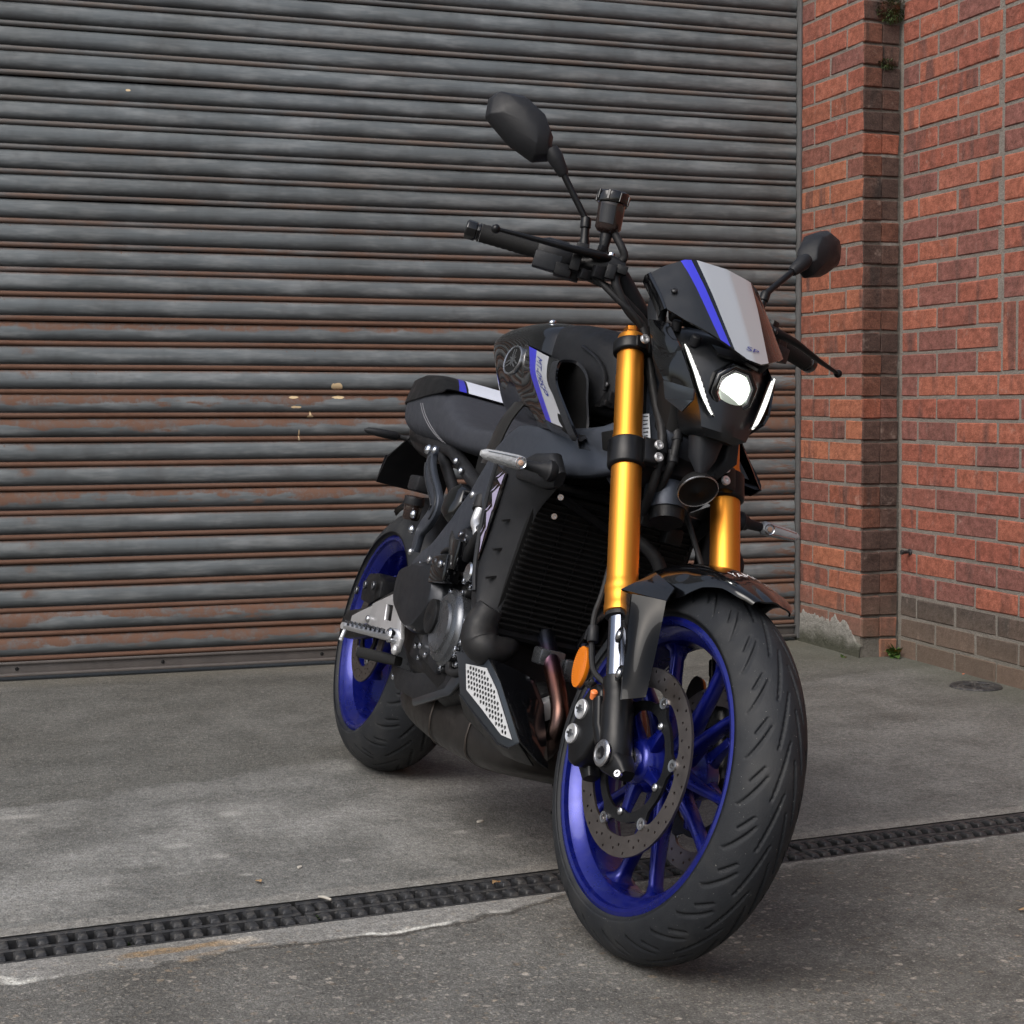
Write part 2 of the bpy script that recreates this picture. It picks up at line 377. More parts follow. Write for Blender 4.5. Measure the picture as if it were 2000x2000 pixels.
def mat_slat():
    n = NT('galvanised_slat'); O = n.coords('Object'); P = n.pos(); x, y, z = n.xyz(O); X, Y, Z = n.xyz(P)
    oi = n.n('ShaderNodeObjectInfo').outputs['Random']
    px = n.comb(X, n.math('MULTIPLY', oi, 37.0), n.math('MULTIPLY', z, 1.0))
    st = n.noise(n.comb(n.math('MULTIPLY', X, 1.4), n.math('MULTIPLY', oi, 37.0), n.math('MULTIPLY', z, 260)), 1.0, 4, .6)      # brushed streaks along the slat
    bl = n.noise(n.comb(n.math('MULTIPLY', X, 3.2), n.math('MULTIPLY', oi, 21.0), n.math('MULTIPLY', z, 18)), 1.6, 6, .68)
    base = n.mix(st, (.102, .117, .124), (.172, .190, .198)); base = n.mix(n.ramp(bl, .42, .74), base, (.225, .243, .250))
    base = n.mix(n.math('MULTIPLY', n.ramp(n.noise(n.comb(X, n.math('MULTIPLY', oi, 11.0), z), 9, 6, .7), .5, .75), .5), base, (.10, .105, .108))
    # shade under the bulge, painted into the lower half of the curve
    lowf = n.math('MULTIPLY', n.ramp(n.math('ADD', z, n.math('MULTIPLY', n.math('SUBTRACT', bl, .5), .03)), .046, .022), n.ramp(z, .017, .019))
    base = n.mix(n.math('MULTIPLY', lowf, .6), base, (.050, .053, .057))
    # broad weathering: drips running down over several slats, uneven grime
    wz = n.noise(n.comb(n.math('MULTIPLY', X, 7), 0.0, n.math('MULTIPLY', Z, 1.3)), 1.0, 3, .65); wb = n.noise(n.comb(X, 0.0, Z), 1.7, 3, .6)
    base = n.mix(n.ramp(n.math('ADD', n.math('MULTIPLY', wz, .4), n.math('MULTIPLY', wb, .8)), .45, .80), base, n.mix(1.0, base, (.74, .72, .70), 'MULTIPLY'))
    # rust: the hook bead and the shoulder under the joint above
    hgt = n.ramp(Z, 1.65, .75)
    rn = n.noise(n.comb(n.math('MULTIPLY', X, 2.0), n.math('MULTIPLY', oi, 53.0), n.math('MULTIPLY', z, 9)), 1.5, 7, .72)
    rf = n.noise(n.comb(X, n.math('MULTIPLY', oi, 5.0), z), 26, 6, .75)
    bead = n.math('MULTIPLY', n.ramp(z, .0182, .0160), n.ramp(n.math('ADD', rn, n.math('MULTIPLY', hgt, .34)), .38, .70, .25, 1))
    per = n.ramp(n.math('FRACT', n.math('MULTIPLY', oi, 91.7)), .45, .95)                       # some slats are far rustier
    lim = n.math('SUBTRACT', .0735, n.math('MULTIPLY', n.math('MULTIPLY', per, hgt), n.math('MULTIPLY', n.ramp(n.math('ADD', n.math('MULTIPLY', rn, .95), n.math('MULTIPLY', rf, .14)), .34, .74), .048)))
    should = n.math('MULTIPLY', n.ramp(n.math('SUBTRACT', z, lim), -.009, .005), n.ramp(rf, .25, .6, .35, 1))
    should = n.math('MULTIPLY', should, n.ramp(hgt, .02, .3))
    # runs below the fixings near the left
    run = n.math('MULTIPLY', n.ramp(n.math('ABSOLUTE', n.math('SUBTRACT', n.math('ADD', X, n.math('MULTIPLY', rf, .06)), .240)), .034, .002), n.ramp(n.math('ADD', z, n.math('MULTIPLY', rf, .02)), .052, .066))
    run = n.math('MULTIPLY', run, n.math('MULTIPLY', n.ramp(rf, .35, .6, .3, .9), n.ramp(Z, 1.15, .95)))
    run2 = n.math('MULTIPLY', n.ramp(X, SX - .20, SX - .02), n.ramp(n.noise(n.comb(n.math('MULTIPLY', X, 8), n.math('MULTIPLY', oi, 9.0), n.math('MULTIPLY', z, 40)), 1.5, 5, .7), .45, .62)); run2 = n.math('MULTIPLY', run2, n.ramp(Z, 1.5, .9, .25, .9))
    spk = n.math('MULTIPLY', n.ramp(n.noise(n.comb(X, n.math('MULTIPLY', oi, 5.0), n.math('MULTIPLY', z, 1)), 95, 3, .6), .64, .70), n.math('MULTIPLY', n.ramp(z, .058, .068), n.ramp(Z, 1.9, 1.4)))
    rust = n.math('MAXIMUM', n.math('MAXIMUM', bead, should), n.math('MAXIMUM', n.math('MAXIMUM', run, run2), n.math('MULTIPLY', spk, .8)))
    rc = n.mix(rf, (.072, .034, .022), (.185, .095, .060)); rc = n.mix(n.ramp(rn, .3, .7), rc, (.150, .085, .060))
    rc = n.mix(n.ramp(Z, 1.15, 1.9), rc, (.15, .122, .105))
    base = n.mix(rust, base, rc)
    # flaked cream paint splashes
    def blob(cx, cz, rx, rz):
        a = n.math('DIVIDE', n.math('SUBTRACT', X, cx), rx); b = n.math('DIVIDE', n.math('SUBTRACT', Z, cz), rz)
        q = n.math('ADD', n.math('MULTIPLY', a, a), n.math('MULTIPLY', b, b)); return n.ramp(n.math('ADD', q, n.math('MULTIPLY', n.math('SUBTRACT', n.noise(P, 60, 4), .5), 2.2)), 1.1, .8)
    bs = None
    for a in BLOBS:
        t = blob(*a); bs = t if bs is None else n.math('MAXIMUM', bs, t)
    base = n.mix(bs, base, (.66, .50, .30))
    n.set(Base_Color=base, Metallic=n.math('MULTIPLY', n.math('SUBTRACT', 1.0, n.math('MAXIMUM', rust, bs)), .30), Roughness=n.math('ADD', n.math('MULTIPLY', rust, .30), n.ramp(bl, .3, .7, .50, .64)), Specular_IOR_Level=.35)
    n.bump(rf, .0010, .35)
    MATS['galvanised_slat'] = n.m
    n = NT('rail_steel'); P = n.pos(); b = n.mix(n.noise(P, 14, 6, .7), (.085, .075, .07), (.16, .145, .135)); rz = n.ramp(n.math('ADD', n.xyz(P)[2], n.math('MULTIPLY', n.noise(P, 9, 5), .02)), .028, .012)
    b = n.mix(rz, b, (.17, .085, .045)); n.set(Base_Color=b, Roughness=.6, Metallic=.25); n.bump(n.noise(P, 80, 5, .7), .002, .5); MATS['rail_steel'] = n.m
BLOBS_OLD = [(1.375, .905, .014, .013), (1.365, .875, .018, .0045), (1.275, .872, .014, .004), (1.29, .845, .014, .0035), (1.32, .845, .0035, .012), (1.32, .838, .012, .004), (1.30, .79, .0025, .016), (.52, 1.86, .008, .004)]
BLOBS = [(1.192, .924, .020, .012), (1.198, .887, .021, .0050), (1.049, .887, .017, .0042), (1.055, .855, .017, .0040), (1.103, .830, .0035, .011), (1.103, .823, .012, .0045), (1.065, .765, .0022, .018), (1.066, .748, .0035, .004), (.52, 1.86, .008, .004)]
mat_slat()
simple('dark_hole', (.006, .006, .006), .9)
simple('cast_iron', (.035, .035, .038), .6, .35, var=.35, dust=.5, bump=(90, .004, .8))
simple('grate_iron', (.030, .031, .034), .55, .3, var=.35, dust=.35, bump=(120, .002, .7))
simple('guide_steel', (.12, .12, .12), .65, .2, var=.3, bump=(60, .002, .5))
def mat_leaf(name, a, b):
    n = NT(name); isl = n.n('ShaderNodeNewGeometry').outputs['Random Per Island']; n.set(Base_Color=n.mix(isl, a, b), Roughness=.6, Subsurface_Weight=.1); MATS[name] = n.m
mat_leaf('leaf_green', (.035, .075, .012), (.075, .135, .025)); mat_leaf('moss_green', (.020, .035, .008), (.06, .085, .02)); mat_leaf('dry_leaf', (.28, .15, .06), (.35, .22, .11))

# ================================================================== GROUND AND DRAIN
def drain_y(x, off): return DR0 + DRS * x + off
HW = .067
m = MB(); m.recalc = False
XS = [-60, -3.2] + list(np.linspace(-2.4, 5.4, 14)) + [6.5, 60]
def strip(y0f, y1f):
    b = len(m.v)
    vs = []
    for x in XS: vs += [(x, y0f(x), 0), (x, y1f(x), 0)]
    m.add(vs, [(2 * i, 2 * i + 2, 2 * i + 3, 2 * i + 1) for i in range(len(XS) - 1)])
cl = lambda x: max(-3.2, min(6.5, x))
strip(lambda x: -60, lambda x: drain_y(cl(x), -HW)); strip(lambda x: drain_y(cl(x), HW), lambda x: 60)
ground = m.build('ground', 'concrete_yard', smooth=0); tag(ground, 'worn grey concrete yard with pebble aggregate', None, kind='structure')
ang = math.atan(DRS); ux = np.array([math.cos(ang), math.sin(ang), 0]); uy = np.array([-math.sin(ang), math.cos(ang), 0])
def dpt(s, t, z): return np.array([0, DR0, 0]) + ux * s + uy * t + np.array([0, 0, z])
tr = empty('drain_channel', dpt(0, 0, -.09)); tag(tr, 'sunken channel trough running across the concrete yard under black gratings', 'drain channel')
m = MB(); m.recalc = False
for t0, z0, t1, z1 in ((-HW + .001, 0.0, -HW + .001, -.09), (-HW + .001, -.09, HW - .001, -.09), (HW - .001, -.09, HW - .001, 0.0)):
    o_ = dpt(0, 0, -.09); a, b, c, d_ = dpt(-3.3, t0, z0) - o_, dpt(6.6, t0, z0) - o_, dpt(6.6, t1, z1) - o_, dpt(-3.3, t1, z1) - o_; m.add([a, b, c, d_], [(0, 1, 2, 3)])
m.build('trough', 'dark_hole', tr, smooth=0)
# grating: two rows of slots between a centre rib and two edge bars, lugs standing proud
def make_grate(L, pitch=.0315):
    m = MB(); n = int(round(L / pitch)); p = L / n
    for t, wd in ((-.0585, .012), (0, .009), (.0585, .012)): m.box((L / 2, t, -.011), (L - .006, wd, .02))
    for i in range(n + 1):
        xx = min(max(i * p, .006), L - .006)
        for sg in (-1, 1):
            dx = .008 * sg
            m.box((min(max(xx + (.35 if sg > 0 else 0) * p, .007), L - .007), sg * .029, -.0125), (.0165, .05, .018))
            if i < n:
                cx = xx + (.35 if sg > 0 else 0) * p
                m.box((min(cx, L - .008), sg * .0295, -.001), (.0185, .031, .0065), taper=.72)
    return m
GL = .998
gm = make_grate(GL).data('drain_grate', 'grate_iron', bevel=.0014, seg=1, smooth=30)
k = 0
GLAB = {-1: 'black iron drain grating running to the lower left edge of the yard', 0: 'black iron drain grating lying left of the front tyre', 1: 'black iron drain grating partly hidden behind the front tyre', 2: 'black iron drain grating running to the right edge of the picture'}
S0 = .555
for i in range(-3, 6):
    g = link('drain_grate', gm, None, dpt(S0 + i * 1.0 - 1.0, 0, -.0005), (0, 0, ang))
    lab = {-3: None, -2: None}.get(i)
    names = {-3: 'black iron drain grating far along the channel beyond the left edge', -2: 'black iron drain grating beyond the left edge of the yard view', -1: 'black iron drain grating just off the left edge of the yard view',
             0: 'black iron drain grating from the left edge up to the first seam', 1: 'black iron drain grating between the seam and the front tyre', 2: 'black iron drain grating behind and beyond the front tyre on the right',
             3: 'black iron drain grating just off the right edge of the yard view', 4: 'black iron drain grating beyond the brick wall side of the view', 5: 'black iron drain grating at the far end of the channel'}
    tag(g, names[i], 'drain grating', 'gratings of the channel drain')
    if i not in (-1, 0, 1, 2, 3): bpy.data.objects.remove(g)
# round cover by the side wall
m = MB(); m.lathe([(0, .004), (.050, .004), (.054, .002), (.058, .0065), (.074, .0065), (.078, .003), (.080, 0)], (0, 0, 0), (0, 0, 1), 48)
for a in range(6):
    c, s_ = math.cos(a * math.pi / 3), math.sin(a * math.pi / 3); m.box((.032 * c, .032 * s_, .005), (.03, .007, .004), rot=[[c, -s_, 0], [s_, c, 0], [0, 0, 1]])
o = m.build('drain_cover', 'cast_iron', bevel=.0008, seg=1); o.location = (2.945, 4.285, .0005)
tag(o, 'small round dark iron cover set in the concrete near the side wall', 'drain cover')

# ================================================================== ROLLER SHUTTER
SL, SH = -2.2, .0762
sh = empty('roller_shutter', (SL, SY, 0)); tag(sh, 'tall rusty galvanised steel roller shutter behind the motorcycle', 'roller shutter')
prof = [(-.004, .0002), (.0050, .0012), (.0098, .0040), (.0118, .0080), (.0108, .0120), (.0074, .0150), (.0020, .0166), (.0004, .0174), (.0010, .0182), (.0052, .0194), (.0094, .0220), (.0130, .0255), (.0154, .0315), (.0164, .038), (.0162, .045), (.0148, .0525), (.0120, .060), (.0082, .0665), (.0038, .0715), (-.002, .0748), (-.006, .0758)]
def slat_mesh(seed):
    rg = np.random.RandomState(seed); W = SX - .012 - SL; nx = 90; m = MB(); m.recalc = False
    xs = np.linspace(0, W, nx); ph = rg.rand(4) * 6; G = []
    for x in xs:
        dz = .0006 * math.sin(x * 2.1 + ph[0]) + .0004 * math.sin(x * 5.3 + ph[1]); do = .0012 * math.sin(x * 1.7 + ph[2]) + .0005 * math.sin(x * 7 + ph[3])
        G.append([(x, -(o_ * .68 + do), z + dz) for o_, z in prof])
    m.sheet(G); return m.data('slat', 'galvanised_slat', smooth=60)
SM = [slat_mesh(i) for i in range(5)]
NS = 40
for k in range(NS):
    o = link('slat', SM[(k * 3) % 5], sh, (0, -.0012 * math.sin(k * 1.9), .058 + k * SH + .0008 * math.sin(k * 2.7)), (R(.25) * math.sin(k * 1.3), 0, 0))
m = MB(); W = SX - .012 - SL; m.box((W / 2, .022, 1.56), (W, .012, 3.1)); m.build('shutter_light_block', 'dark_hole', sh, smooth=0); m = MB()  # unseen dark sheet added behind the slats to block sky through the gaps
m.box((W / 2, -.002, .035), (W, .010, .038)); m.box((W / 2, -.012, .0185), (W, .028, .008)); m.box((W / 2, -.0085, .0545), (W, .014, .008))
m.build('bottom_rail', 'rail_steel', sh, bevel=.002, smooth=40)
for x in (.17, .62, 1.14, 1.21, 1.9, 2.45):
    m = MB(); m.lathe([(.006, 0), (.006, .002), (.0035, .004), (0, .0045)], (x - SL, -.007, .036), (0, -1, 0), 10); m.build('rail_rivet', 'dark_hole', sh)
m = MB(); m.box((W + .0065, -.012, 1.56), (.008, .040, 3.1)); m.box((W + .0045, -.034, 1.56), (.010, .003, 3.1)); m.build('guide_rail', 'guide_steel', sh, bevel=.0015)

# ================================================================== BRICKWORK
BC = {}
def brick_mesh(L, H, D, mat, var):
    key = (round(L, 3), round(H, 3), mat, var)
    if key in BC: return BC[key]
    rg = np.random.RandomState(var * 17 + int(L * 1000)); bm = bmesh.new(); bmesh.ops.create_cube(bm, size=1)
    for v in bm.verts:
        v.co = Vector((v.co.x * L, v.co.y * D, v.co.z * H)) + Vector(((rg.rand() - .5) * .004, (rg.rand() - .5) * .0035, (rg.rand() - .5) * .0035))
    eds = [e for e in bm.edges if all(v.co.y < 0 for v in e.verts)] + [e for e in bm.edges if sum(v.co.y < 0 for v in e.verts) == 1]
    bmesh.ops.bevel(bm, geom=eds, offset=.0026 + .0014 * rg.rand(), segments=1, profile=.6, affect='EDGES')
    for v in bm.verts: v.co += Vector(((rg.rand() - .5) * .0022, (rg.rand() - .5) * .0012, (rg.rand() - .5) * .0022))
    me = bpy.data.meshes.new('brick'); bm.to_mesh(me); bm.free(); me.materials.append(MATS[mat]); BC[key] = me; return me
rb = random.Random(11)
def lay(parent, face, s0, s1, z0, z1, mat, soldier=False):
    """one brick on a wall face. face(s, z) -> local position of the face centre, and its rotation"""
    loc, rot = face((s0 + s1) / 2, (z0 + z1) / 2)
    me = brick_mesh(s1 - s0, z1 - z0, .07, mat, rb.randrange(6))
    o = link('brick', me, parent, loc, rot); return o
TOPZ = 32
# --- pillar
pl = empty('brick_pillar', (SX, PY, 0)); tag(pl, 'red brick pillar edging the shutter with one sooty black face', 'pillar')
def f_rev(s, z): return (Vector((.035 - .0016 + (rb.random() - .5) * .0018, s, z)), (0, 0, R(-90)))      # looks towards -X ; s = distance from pillar front
def f_fr(s, z): return (Vector((s, .035 - .0016 + (rb.random() - .5) * .0018, z)), (0, 0, 0))             # looks towards -Y
DEP = SY - PY; FW = RX - SX; J = .010
m = MB(); m.box((FW / 2 - .004, .5 * (DEP + .25) + .004, 1.29), (FW - .010, DEP + .25 - .006, 2.62)); m.build('mortar_core', 'mortar', pl, smooth=0)
m = MB(); m.box((FW / 2 + .0057, .0062, 1.29), (FW - .012, .005, 2.618)); m.build('mortar_face', 'mortar_sooty', pl, smooth=0)
for k in range(-1, TOPZ):
    z0 = C0 + k * CO + J / 2; z1 = C0 + (k + 1) * CO - J / 2
    if k < 0: z0 = -.01
    tone = 'brick_orange' if (k < 22 or rb.random() < .5) else 'brick_red'
    so = 'brick_sooty'
    if k in (10, 22): so = 'brick_orange'
    elif k in (8, 10, 4) and True: so = 'brick_sooty'
    if k >= 0:
        if k % 2:    # header at the corner on the reveal, stretcher round on the front
            cuts = [.0, .1025, .1125, .3275, .3375, DEP + .03]
        else:
            cuts = [.0, .215, .225, DEP + .03]
        for a in range(0, len(cuts), 2): lay(pl, f_rev, cuts[a], cuts[a + 1], z0, z1, tone)
    # front
    fc = [.0724, FW - .008]
    for a in range(0, len(fc), 2): lay(pl, f_fr, fc[a], fc[a + 1], z0, z1, so if k >= 1 else 'brick_orange')
    if k >= 0:   # the sooty return of the corner brick itself
        o = link('brick', brick_mesh(.0715, z1 - z0, .004, so, 40 + rb.randrange(4)), pl, Vector((.0358, -.0022, (z0 + z1) / 2)), (0, 0, 0))
# grey cement smear over the foot of the reveal
rg = np.random.RandomState(5); NSM = 120; prf = np.convolve(rg.rand(NSM + 30), np.ones(9) / 9, 'same')[15:15 + NSM] - .5; prf2 = np.convolve(rg.rand(NSM + 60), np.ones(31) / 31, 'same')[30:30 + NSM] - .5
G = []
for i in range(NSM):
    s = DEP * i / (NSM - 1); top = .108 + .10 * prf2[i] + .055 * prf[i] - .075 * max(0, (26 - i) / 26) ** 1.5; row = [(.004, s, top + .006)]
    for j in range(1, 10): row.append((-.0022 - .0035 * math.sin(j / 9 * math.pi * .5) + .0012 * (rg.rand() - .5), s, top * (1 - (j - 1) / 8) - .01 * (j - 1) / 8))
    G.append(row)
m = MB(); m.sheet(G); m.build('cement_smear', 'cement_smear', pl, smooth=60)
# --- side wall coming towards the camera
wl = empty('brick_wall', (RX, PY, 0)); tag(wl, 'long red brick side wall with pale joints and dark lowest courses', 'brick wall')
def f_wl(s, z): return (Vector((.035 - .0016 + (rb.random() - .5) * .002, -s, z)), (0, 0, R(-90)))
NEAR = 6.0
m = MB(); m.box((.1385, -NEAR / 2 + .2, 1.29), (.275, NEAR + .4, 2.62)); m.build('mortar_core', 'mortar', wl, smooth=0)
MJ = .583
far = MB(); nb = 0
def far_brick(s0, s1, z0, z1):
    b = [(.0 - .0032, -s0, z0), (-.0032, -s1, z0), (-.0032, -s1, z1), (-.0032, -s0, z1)]; e = .004
    far.add([(p[0] + .05, p[1], p[2]) for p in b] + [(p[0] + .004, p[1], p[2]) for p in b] + [(-.0032, -s0 - e, z0 + e), (-.0032, -s1 + e, z0 + e), (-.0032, -s1 + e, z1 - e), (-.0032, -s0 - e, z1 - e)],
            [(0, 1, 5, 4), (1, 2, 6, 5), (2, 3, 7, 6), (3, 0, 4, 7), (4, 5, 9, 8), (5, 6, 10, 9), (6, 7, 11, 10), (7, 4, 8, 11), (8, 9, 10, 11)])
for k in range(-1, TOPZ):
    z0 = C0 + k * CO + J / 2; z1 = C0 + (k + 1) * CO - J / 2
    if k < 0: z0 = -.01
    mat = 'brick_engineering' if k <= 1 else 'brick_red'
    s = .016; first = True
    while s < NEAR:
        L = (.1025 - .012 if k % 2 else .215 - .012) if first else .215
        if first: first = False
        e = s + L
        up = k >= 15
        if up and s < MJ and e > MJ - .012: e = MJ - .011
        if 12 <= k <= 14:
            if s >= MJ - .02: break
            if e > MJ - .012: e = MJ - .008
        if up and abs(s - (MJ - .011 + .010)) < .004: s = MJ + .004; e = s + (.1025 if k % 2 else .215)
        if e - s > .03:
            near = s < .95
            if near: lay(wl, f_wl, s, e, z0, z1, mat)
            else: far_brick(s, e, z0, z1)
        s = e + J
zs0, zs1 = C0 + 12 * CO + J / 2, C0 + 15 * CO - J / 2; s = MJ + .002
while s < 1.75:
    loc, rot = f_wl(s + .0325, (zs0 + zs1) / 2); lay(wl, f_wl, s, s + .065, zs0, zs1, 'brick_red'); s += .075
o = far.build('brickwork', 'brick_red', wl, smooth=0); tag(o, kind='stuff')
# small bolt left in the side wall
m = MB(); m.lathe([(.011, 0), (.011, .004), (.006, .005), (.006, .028), (.0085, .029), (.0085, .036), (0, .037)], (0, 0, 0), (-1, 0, 0), 12)
o = m.build('wall_bolt', 'cast_iron', bevel=.0004, seg=1); o.location = (RX - .001, PY - .075, .364); tag(o, 'short dark bolt sticking out of the side wall near the corner', 'bolt')

# ================================================================== WEEDS AND MOSS
def leafblade(m, base, dirv, L, wd, curl, rg):
    d = np.array(dirv, float); d /= np.linalg.norm(d); side = np.cross(d, (0, 0, 1)); side /= (np.linalg.norm(side) + 1e-9); G = []
    for i in range(6):
        t = i / 5; c = np.array(base) + d * L * t + np.array([0, 0, -curl * t * t]); ww = wd * math.sin(math.pi * (.12 + .86 * t)) ** .8; G.append([c - side * ww, c + np.array([0, 0, -.12 * ww]), c + side * ww])
    m.sheet(G)
def weed(name, loc, n, h, mat, label, cat, spread=.8, wd=.010):
    rg = np.random.RandomState(n); m = MB(); m.recalc = False
    for i in range(n):
        a = rg.rand() * 6.28; e = .5 + rg.rand() * 1.2; d = (math.cos(a) * spread - .25, math.sin(a) * spread - .35, e)
        leafblade(m, ((rg.rand() - .5) * .02, (rg.rand() - .5) * .02, 0), d, h * (.45 + .6 * rg.rand()), wd * (.6 + .7 * rg.rand()), h * (.15 + .5 * rg.rand()), rg)
    o = m.build(name, mat, smooth=60); o.location = loc; return tag(o, label, cat)
weed('weed_plant', (RX - .028, PY - .022, 0), 26, .072, 'leaf_green', 'small bright green weed growing in the corner where pillar meets side wall', 'weed', .55, .011)
weed('weed_tuft', (SX - .05, 4.93, 0), 9, .02, 'leaf_green', 'tiny green seedling at the foot of the pillar', 'weed', .9, .004)
def mossclump(name, loc, n, rx, ry, rz, label):
    rg = np.random.RandomState(n); m = MB(); m.recalc = False
    for i in range(n):
        a = rg.randn(3); a /= np.linalg.norm(a); r = rg.rand() ** .4; p = a * r * np.array([rx, ry, rz]); p[1] = -abs(p[1])
        leafblade(m, p, a + np.array([0, -.3, .1]), .006 + .007 * rg.rand(), .0016, .003, rg)
    o = m.build(name, 'moss_green', smooth=60); o.location = loc; return tag(o, label, 'moss')
mossclump('moss_clump', (SX + .105, PY - .004, 2.205), 700, .062, .030, .048, 'dark green moss clump high on the sooty pillar face')
mossclump('moss_patch', (SX + .09, PY - .003, 2.02), 160, .034, .010, .016, 'small thin moss patch on the sooty pillar face below the big clump')
weed('drain_weed', tuple(dpt(.585, -.02, -.012)), 8, .022, 'leaf_green', 'pale green sprout in the drain seam near the middle of the left grating', 'weed', .5, .004)
weed('drain_sprout', tuple(dpt(.262, -.03, -.012)), 5, .020, 'leaf_green', 'thin green sprout in the drain slots near the left edge', 'weed', .4, .003)
# stray litter on the concrete
rg = np.random.RandomState(3)
def chip(name, loc, s, mat, label, cat, rz):
    m = MB(); pts = [(math.cos(a) * s * (.7 + .5 * rg.rand()), math.sin(a) * s * .55 * (.7 + .5 * rg.rand())) for a in np.linspace(0, 5.6, 8)]
    m.prism(pts, (0, 0, 0), (1, 0, 0), (0, 1, 0), 0, s * .35); o = m.build(name, mat, bevel=s * .08, seg=1); o.location = loc; o.rotation_euler = (0, 0, rz); return tag(o, label, cat)
simple('pale_stone', (.42, .39, .34), .9, var=.3, bump=(90, .003)); simple('terracotta_chip', (.45, .16, .09), .9, var=.2)
chip('stone_chip', (1.02, 3.23, 0), .010, 'pale_stone', 'pale stone chip on the concrete left of the front tyre', 'stone', .3)
chip('stone_chip', (.60, 3.02, 0), .008, 'pale_stone', 'small pale stone chip just behind the drain grating', 'stone', 1.2)
chip('brick_chip', (3.045, 4.50, 0), .007, 'terracotta_chip', 'tiny red brick chip at the foot of the side wall', 'stone', .5)

def twig(name, loc, rz, L, mat, label, cat):
    m = MB(); m.tube(smoothpath([(-L / 2, 0, 0), (0, .002, .002), (L / 2, 0, 0)], 4), [.0022, .0028, .0016], 7); o = m.build(name, mat); o.location = loc; o.rotation_euler = (R(4), 0, rz); return tag(o, label, cat)
twig('wood_sliver', (.601, 2.800, .006), R(125), .030, 'pale_stone', 'pale splinter of wood lying across the drain grating near the seam', 'wood splinter')
def dead_leaf(loc, s, rz, label):
    rg = np.random.RandomState(int(loc[0] * 1000)); G = [[((t - .5) * s, u * s * .32 * math.sin(math.pi * min(1, t * .95 + .04)), .003 + .10 * s * abs(u) + .08 * s * math.sin(t * 5)) for u in np.linspace(-1, 1, 5)] for t in np.linspace(0, 1, 7)]
    m = MB(); m.sheet(G, .0004); o = m.build('dead_leaf', 'dry_leaf', smooth=60); o.location = loc; o.rotation_euler = (0, 0, rz); tag(o, label, 'leaf', 'dry leaves on the yard')
dead_leaf((.911, 2.784, .006), .022, .6, 'small dry leaf caught on the drain grating left of the front tyre')
dead_leaf((.51, 2.945, .001), .018, 1.9, 'tiny tan leaf scrap just behind the drain at centre left')
dead_leaf((1.72, 2.36, .001), .016, 2.6, 'tiny tan leaf scrap on the concrete right of the front tyre')
# ================================================================== MOTORCYCLE: frame of reference
RAKE = R(25); LEAN = R(14.7047); PSI = R(2.17093); STEER = R(6.1713)
AX = np.array([-math.sin(RAKE), 0, math.cos(RAKE)]); FP = np.array([math.cos(RAKE), 0, math.sin(RAKE)]); A0 = np.array([1.538, 0, 0])
SR = np.array(Matrix.Rotation(STEER, 3, Vector(AX)))
def ST(p): return A0 + SR @ (np.asarray(p, float) - A0)
bike = empty('motorcycle'); tag(bike, 'black naked motorcycle with gold forks and blue wheels leaning on its stand', 'motorcycle')
_F = Vector((math.sin(PSI), -math.cos(PSI), 0)); _L = Vector((math.cos(PSI), math.sin(PSI), 0)); _Z = Vector((0, 0, 1))
bike.matrix_world = Matrix.Translation((.93271, 3.79651, 0)) @ (Matrix((_F, _L, _Z)).transposed().to_4x4() @ Matrix.Rotation(-LEAN, 4, 'X'))
def SMB():
    m = MB(); m.tf = ST; return m
# ------------------------------------------------------------------ materials
simple('gloss_black', (.0020, .0021, .0026), .18, 0, .85, .035, spec=.2)
simple('guard_black', (.0020, .0021, .0026), .20, 0, .32, .03, spec=.05)
simple('satin_black', (.0055, .0056, .0065), .34, 0, var=.2, dust=.03, spec=.28)
simple('matte_black', (.0115, .012, .014), .48, 0, var=.15, dust=.04, bump=(700, .0006, .5), spec=.28)
simple('plastic_grey', (.017, .0185, .022), .46, 0, var=.15, dust=.05, bump=(700, .0006, .5), spec=.28)
simple('frame_paint', (.055, .063, .080), .38, .45, var=.08, dust=.02, bump=(900, .0004, .5), spec=.4)
simple('engine_black', (.0095, .0098, .011), .40, .3, var=.3, dust=.08, bump=(260, .001, .5), spec=.28)
simple('engine_grey', (.13, .137, .15), .28, .8, var=.2, dust=.06)
simple('pure_dark', (.0025, .0025, .0028), .7, spec=.3)
simple('rubber_hose', (.012, .012, .013), .5, 0, var=.2, dust=.08, spec=.28)
simple('grip_rubber', (.012, .012, .012), .7, 0, bump=(400, .001, .6), spec=.28)
simple('fork_gold', (.80, .32, .046), .42, 1.0)
simple('cap_orange', (.80, .27, .035), .25, 1.0)
simple('chrome', (.62, .64, .68), .12, 1.0)
simple('steel', (.52, .52, .53), .28, 1.0, var=.08)
simple('stanchion_steel', (.22, .24, .29), .16, 1.0)
simple('aluminium', (.72, .72, .73), .34, .75, var=.10, dust=.03)
simple('disc_steel', (.16, .14, .13), .38, .9, var=.25, bump=(300, .0004, .5))
simple('bolt_black', (.03, .03, .032), .35, .6)
simple('wheel_blue', (.0035, .0085, .165), .30, .55, .45, .10, var=.15, dust=.07)
simple('decal_blue', (.035, .035, .52), .3, 0, .6, .06)
simple('decal_silver', (.56, .58, .62), .34, .35, .5, .08)
simple('screen_silver', (.44, .46, .48), .32, .3, .5, .08)
simple('seat_silver', (.60, .64, .72), .55, 0, bump=(500, .0005, .4))
simple('decal_lilac', (.42, .38, .55), .35, .2, .4)
simple('ink_blue', (.02, .03, .20), .4)
simple('ink_dark', (.02, .02, .025), .4)
simple('ink_white', (.75, .75, .75), .4)
simple('label_white', (.62, .64, .66), .5)
simple('seat_fabric', (.034, .037, .046), .82, 0, var=.15, bump=(900, .0012, .8), spec=.28)
simple('thread', (.28, .28, .30), .8)
simple('amber', (.62, .17, .006), .22, 0, .5, .05)
